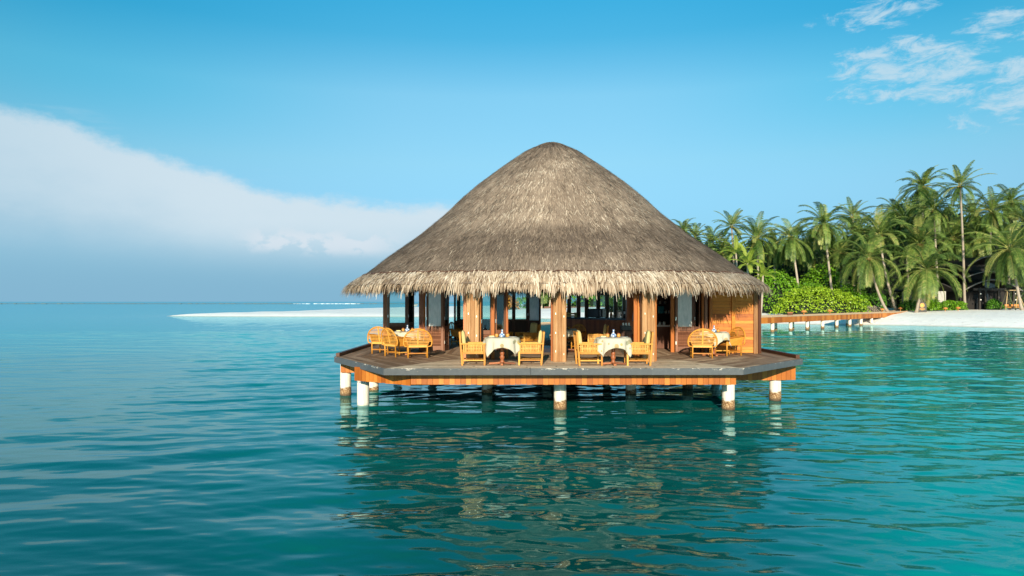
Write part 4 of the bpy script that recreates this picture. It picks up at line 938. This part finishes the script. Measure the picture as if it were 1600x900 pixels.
shrub(1236, 1300, 436, 103, 3, 'shrub', 'mid-green shrub right behind the middle of the wide bright one', 2400, .36, 'green shrubs behind the beach', 3, t0=.4)
shrub(1252, 1318, 411, 108, 3, 'shrub', 'highest green shrub, its top reaching between the palm trunks', 3000, .38, 'green shrubs behind the beach', 4, t0=.42)
shrub(1300, 1362, 448, 102, 2.6, 'shrub', 'green shrub at the right end of the wide bright one', 2200, .36, 'green shrubs behind the beach', 5, t0=.4)
shrub(1350, 1384, 455, 103, 2, 'hedge', 'small shaded shrub behind the folded beach loungers', 1300, .34, 'green shrubs behind the beach', 6)
shrub(1128, 1182, 440, 108, 3, 'shrub', 'green shrub hidden mostly behind the roof fringe at right', 1800, .36, 'green shrubs behind the beach', 7, t0=.35)
for k, (a, b, yt, lb) in enumerate(((1404,1432,469,'low hedge bush left of the round-topped signboard'),(1448,1468,470,'low hedge bush right beside the signboard'),(1464,1490,470,'low hedge bush in the middle of the row before the dark villa'),(1486,1509,469,'low hedge bush nearest the dark villa entrance'),(1540,1566,468,'rounded clipped bush right of the dark villa entrance'))):
    shrub(a, b, yt, 103, 1.1, 'hedge' if k in (0, 4) else 'shrub', lb, 1300, .26, 'low bushes before the cottages', 20+k, 'hedge_bush', .5, 'bush')
shrub(1562, 1610, 474, 106, 1.2, 'hedge', 'low dark bush behind the bamboo swing', 1000, .26, 'low bushes before the cottages', 31, 'hedge_bush', .3, 'bush')
shrub(776, 812, 463, 152, 2.5, 'flower', 'orange flowering bush on the far sand, seen through the pavilion', 900, .5, None, 32, 'flowering_bush', .6, 'bush')
shrub(806, 880, 464, 156, 3, 'shrub', 'bright green bush on the far sand, seen through the pavilion', 1500, .5, None, 33, t0=.5)
shrub(876, 990, 455, 156, 3, 'shrub', 'green bush seen through the bar windows of the pavilion', 1500, .55, None, 34, t0=.5)
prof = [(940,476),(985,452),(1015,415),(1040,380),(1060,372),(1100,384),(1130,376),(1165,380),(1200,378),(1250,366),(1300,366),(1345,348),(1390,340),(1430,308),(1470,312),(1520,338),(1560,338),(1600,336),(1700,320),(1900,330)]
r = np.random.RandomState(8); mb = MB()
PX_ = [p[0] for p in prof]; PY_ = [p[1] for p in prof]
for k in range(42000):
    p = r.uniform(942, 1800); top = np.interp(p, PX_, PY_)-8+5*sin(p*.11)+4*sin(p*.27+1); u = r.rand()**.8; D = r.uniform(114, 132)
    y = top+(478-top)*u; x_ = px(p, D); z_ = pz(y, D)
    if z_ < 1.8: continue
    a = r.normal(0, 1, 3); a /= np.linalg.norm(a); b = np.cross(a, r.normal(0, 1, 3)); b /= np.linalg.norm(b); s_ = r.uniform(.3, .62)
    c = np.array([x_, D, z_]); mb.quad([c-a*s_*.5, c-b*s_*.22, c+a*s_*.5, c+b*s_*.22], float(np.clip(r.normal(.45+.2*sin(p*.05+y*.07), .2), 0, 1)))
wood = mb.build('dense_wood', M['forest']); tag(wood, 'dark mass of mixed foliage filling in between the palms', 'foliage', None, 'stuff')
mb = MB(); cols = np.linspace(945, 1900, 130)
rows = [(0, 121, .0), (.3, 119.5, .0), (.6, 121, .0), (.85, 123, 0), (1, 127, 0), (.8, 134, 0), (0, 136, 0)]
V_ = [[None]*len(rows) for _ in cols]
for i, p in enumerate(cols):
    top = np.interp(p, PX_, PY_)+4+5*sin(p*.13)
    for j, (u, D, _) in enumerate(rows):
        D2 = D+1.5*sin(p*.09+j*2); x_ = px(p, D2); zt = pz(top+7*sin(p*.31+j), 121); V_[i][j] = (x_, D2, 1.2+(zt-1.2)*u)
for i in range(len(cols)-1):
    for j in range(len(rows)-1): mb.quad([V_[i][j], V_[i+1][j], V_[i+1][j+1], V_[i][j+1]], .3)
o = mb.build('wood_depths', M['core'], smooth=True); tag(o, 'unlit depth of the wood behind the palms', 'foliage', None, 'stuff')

# ---------------------------------------------------------------- cottages, sign, swing, loungers
M['vdark'] = tinted('villa_timber', [(0, (.010,.009,.009)), (.5, (.025,.022,.02)), (1, (.055,.05,.045))], (8, (1,1,1)), .3, .7, .2)
M['vedge'] = simple('villa_roof_edge', (.16,.15,.14), .7)
M['cwall'] = simple('cottage_render', (.42,.40,.36), .85)
M['cglass'] = simple('cottage_glass', (.02,.025,.03), .08, spec=.8)
V = empty('dark_villa', (px(1520,108), 108, 1.8), 0, 'dark timber villa with tiered curved roofs under the palms at right', 'villa')
def curved_roof(w_, d_, z, rise, th=.12, n=14):
    mb = MB()
    for i in range(n):
        u0 = i/n*2-1; u1 = (i+1)/n*2-1; z0 = z+rise*(1-abs(u0)**1.7); z1 = z+rise*(1-abs(u1)**1.7)
        a = [(u0*w_/2, -d_/2, z0), (u1*w_/2, -d_/2, z1), (u1*w_/2, d_/2, z1), (u0*w_/2, d_/2, z0)]; b = [(x_, y_, z_-th) for x_, y_, z_ in a]
        mb.quad(a, .5); mb.quad(b[::-1], .5); mb.quad([b[0], b[1], a[1], a[0]], .5); mb.quad([a[3], a[2], b[2], b[3]], .5)
    return mb
def trim(w_, y_, z, rise, n=14): return MB().tube([(u*w_/2, y_, z+rise*(1-abs(u)**1.7)-.05) for u in [i/n*2-1 for i in range(n+1)]], .10, 6, .5)
for z, w_, d_, rise in ((2.9, 9.0, 9, 1.7), (5.0, 6.6, 7, .9), (6.7, 6.5, 7.5, 1.5)):
    o = curved_roof(w_, d_, z, rise).build('roof', M['vdark'], V); trim(w_, -d_/2-.05, z, rise).build('roof_edge', M['vedge'], o, smooth=True)
MB().box((0, .5, 1.4), (8.0, 6, 2.8), .15).build('wall', M['vdark'], V); MB().box((0, 1, 4.1), (5, 5, 2.6), .15).build('upper_wall', M['vdark'], V); MB().box((0, 1, 6.2), (4, 4.6, 1.6), .1).build('attic_wall', M['vdark'], V)
for x_ in (-3.9, -1.4, -.5, 1.5, 3.8): MB().box((x_, -3.6, 1.7), (.28, .28, 3.4), .8).build('pillar', M['vdark'], V)
for x_ in (-1.0, .45): MB().box((x_, -2.56, 1.25), (.9, .06, 2.3), .5).build('glass_door', M['cglass'], V)
MB().box((.6, -3.0, 3.75), (1.6, .06, .9), .5).build('gable_window', M['cglass'], V); MB().box((0,-3.7,3.1), (5, .3, .35), .7).build('lintel', M['vdark'], V)
for z in (2.3, 1.4):
    MB().lathe([(.03,0),(.1,.05),(.1,.16),(.03,.2)], (3.4,-4.6,z), 8).build('hanging_lantern', M['white'], V); MB().lathe([(.03,0),(.1,.05),(.1,.16),(.03,.2)], (-1.9,-4.6,z), 8).build('hanging_lantern', M['white'], V)
Ct = empty('white_cottage', (px(1443,106), 106, 1.8), 0, 'small pale-walled cottage with a dark-framed glazed door behind the signboard', 'cottage')
W_ = 4.4; MB().box((0,0,1.4), (W_,4,2.8), .5).build('wall', M['cwall'], Ct); o = curved_roof(6.2, 6, 2.9, 1.3).build('roof', M['vdark'], Ct)
fr = MB().box((-.5,-2.04,1.15), (2.8,.1,2.1), .2).build('door_frame', M['vdark'], Ct)
for k in range(4): 
    q = MB().box((-1.48+k*.66,-2.11,1.1), (.60,.05,1.9), .5).build('glazed_door', M['cwall'], fr); 
for k in range(4): MB().box((-1.48+k*.66,-2.15,1.15), (.40,.03,1.6), .5).build('door_glass', M['cglass'], fr)
MB().box((-.5,-2.1,2.28), (3.0,.12,.12), .5).build('lintel', M['cwall'], Ct)
sg = empty('signboard', (px(1440.5, 98), 98, gz(px(1440.5, 98), 98)), 0, 'dark round-topped signboard with an orange sun emblem on the sand', 'signboard')
pf = [(-.66,0),(.66,0),(.66,.85)]+[(.66*cos(a), .85+.66*sin(a)) for a in [pi*k/12 for k in range(1, 12)]]+[(-.66,.85)]
mb = MB(); n = len(pf); mb.v = [(x_, -.06, z_) for x_, z_ in pf]+[(x_, .06, z_) for x_, z_ in pf]; mb.f = [tuple(range(n)), tuple(range(n, 2*n))[::-1]]+[(i, n+i, n+(i+1) % n, (i+1) % n) for i in range(n)]; mb.t = [.5]*(n+2)
M['sign'] = simple('sign_slate', (.075,.07,.065), .7); M['emb'] = simple('sign_orange', (.80,.40,.10), .6)
mb.build('board', M['sign'], sg)
e = MB()
for k in range(20):
    a0 = 2*pi*k/20; a1 = a0+pi/10; am = (a0+a1)/2; e.quad([(cos(a0)*.26, -.07, 1.0+sin(a0)*.26), (cos(a1)*.26, -.07, 1.0+sin(a1)*.26), (cos(am)*.37, -.07, 1.0+sin(am)*.37)], .5)
    e.quad([(0, -.07, 1.0), (cos(a0)*.18, -.07, 1.0+sin(a0)*.18), (cos(a1)*.18, -.07, 1.0+sin(a1)*.18)], .5)
    e.quad([(cos(a0)*.21, -.07, 1.0+sin(a0)*.21), (cos(a1)*.21, -.07, 1.0+sin(a1)*.21), (cos(a1)*.262, -.07, 1.0+sin(a1)*.262), (cos(a0)*.262, -.07, 1.0+sin(a0)*.262)], .5)
e.build('sun_emblem', M['emb'], sg)
t_ = MB().box((0,-.07,.47), (.80,.012,.08), .5).build('lettering_line', M['emb'], sg); MB().box((.0,-.07,.34), (.36,.012,.04), .5).build('small_lettering_line', M['emb'], sg)
sw = empty('bamboo_swing', (px(1582, 100), 100, gz(px(1582, 100), 100)), 0, 'bamboo A-frame swing with an orange plank seat under the drooping palm', 'swing')
M['bamboo'] = simple('bamboo_pole', (.46,.33,.17), .6)
for sx in (-.75, .75):
    for dx, dy in ((-.85,-.7),(.75,-.7),(-.55,.8),(.95,.8)): MB().tube([(sx+dx*.9, dy, 0), (sx-dx*.06, 0, 2.95)], .05, 7).build('pole', M['bamboo'], sw, smooth=True)
MB().tube([(-1.15,0,2.9),(1.15,0,2.9)], .055, 7).build('top_bar', M['bamboo'], sw, smooth=True)
MB().box((.1,0,.42), (2.1,.5,.1), .5).build('seat', M['lampw'], sw, bevel=.01); MB().box((.1,.25,.7), (2.1,.05,.3), .5).build('backrest', M['lampw'], sw, bevel=.01)
for sx in (-.85,1.0): MB().tube([(sx,0,.45),(sx*.8,0,2.9)], .012, 5).build('rope', M['bamboo'], sw)
M['lounge'] = simple('lounger_wood', (.30,.25,.20), .7)
for k in range(5):
    x_ = px(1357+k*5.2, 100); D = 100+k*.3
    o = empty('folded_lounger', (x_, D, gz(x_, D)), .15, ('leftmost weathered lounger leaning in the row under the shrub','second weathered lounger from the left in the leaning row','middle weathered lounger of the leaning row','fourth weathered lounger from the left in the leaning row','rightmost weathered lounger, nearest the leaning palm trunk')[k], 'lounger', 'wooden loungers leaning in a row on the sand')
    for sy in (-.3, .3):
        MB().bar((-.45, sy, .95), (.75, sy, .22), .07, .06).build('side_rail', M['lounge'], o); MB().bar((.75, sy, .0), (.75, sy, .28), .06).build('leg', M['lounge'], o); MB().bar((-.3, sy, .0), (-.3, sy, .86), .06).build('leg', M['lounge'], o)
    mb = MB()
    for i in range(11): u = (i+.5)/11; mb.box((-.45+1.2*u, 0, .97-.73*u), (.06, .6, .02), .5)
    mb.build('slats', M['lounge'], o)

# ---------------------------------------------------------------- far out at sea
mb = MB(); r = random.Random(3); D = 900
xs = [px(-120, D)+i*2.2 for i in range(400)]
M['reef'] = simple('reef_rock', (.10,.15,.17), .8); M['surf'] = simple('surf_foam', (.85,.88,.9), .7)
def ridge(p0, p1, D, h, m_, name, gap=.15):
    mb = MB(); x_ = px(p0, D); x1 = px(p1, D)
    while x_ < x1:
        w_ = r.uniform(3, 9); hh = h*r.uniform(.35, 1)
        if r.random() > gap: mb.v += [(x_, D-2, -.2), (x_+w_, D-2, -.2), (x_+w_, D+2, -.2), (x_, D+2, -.2), (x_+w_*.15, D-1, hh), (x_+w_*.8, D-1, hh*.8), (x_+w_*.8, D+1, hh*.8), (x_+w_*.15, D+1, hh)]; n = len(mb.v)-8; mb.f += [tuple(n+i for i in f) for f in ((4,5,6,7),(0,1,5,4),(1,2,6,5),(2,3,7,6),(3,0,4,7))]; mb.t += [.5]*5
        x_ += w_*.93
    o = mb.build(name, M[m_]); tag(o, None, None, None, 'structure')
ridge(-60, 462, 900, 1.0, 'reef', 'reef', 0); ridge(455, 560, 880, .6, 'surf', 'surf_line'); ridge(545, 740, 900, 1.0, 'reef', 'reef', 0)
bt = empty('motor_boat', (px(643, 420), 420, 0), .3, 'tiny dark and white motor boat far out, framed between the left door posts', 'boat')
hl = MB(); hl.v = [(-2.6,-.8,.1),(2.0,-.8,.1),(3.4,0,.2),(2.0,.8,.1),(-2.6,.8,.1),(-2.8,-1,1.0),(2.2,-1,1.1),(4.0,0,1.4),(2.2,1,1.1),(-2.8,1,1.0)]; hl.f = [(4,3,2,1,0),(5,6,7,8,9),(0,1,6,5),(1,2,7,6),(2,3,8,7),(3,4,9,8),(4,0,5,9)]; hl.t = [.5]*7
hl.build('hull', M['cwall'], bt); MB().box((-.6,0,1.7), (2.0,1.4,1.2), .5).build('cabin', M['black'], bt, bevel=.1); MB().bar((-.6,0,2.2), (-.6,0,3.6), .06).build('mast', M['black'], bt)
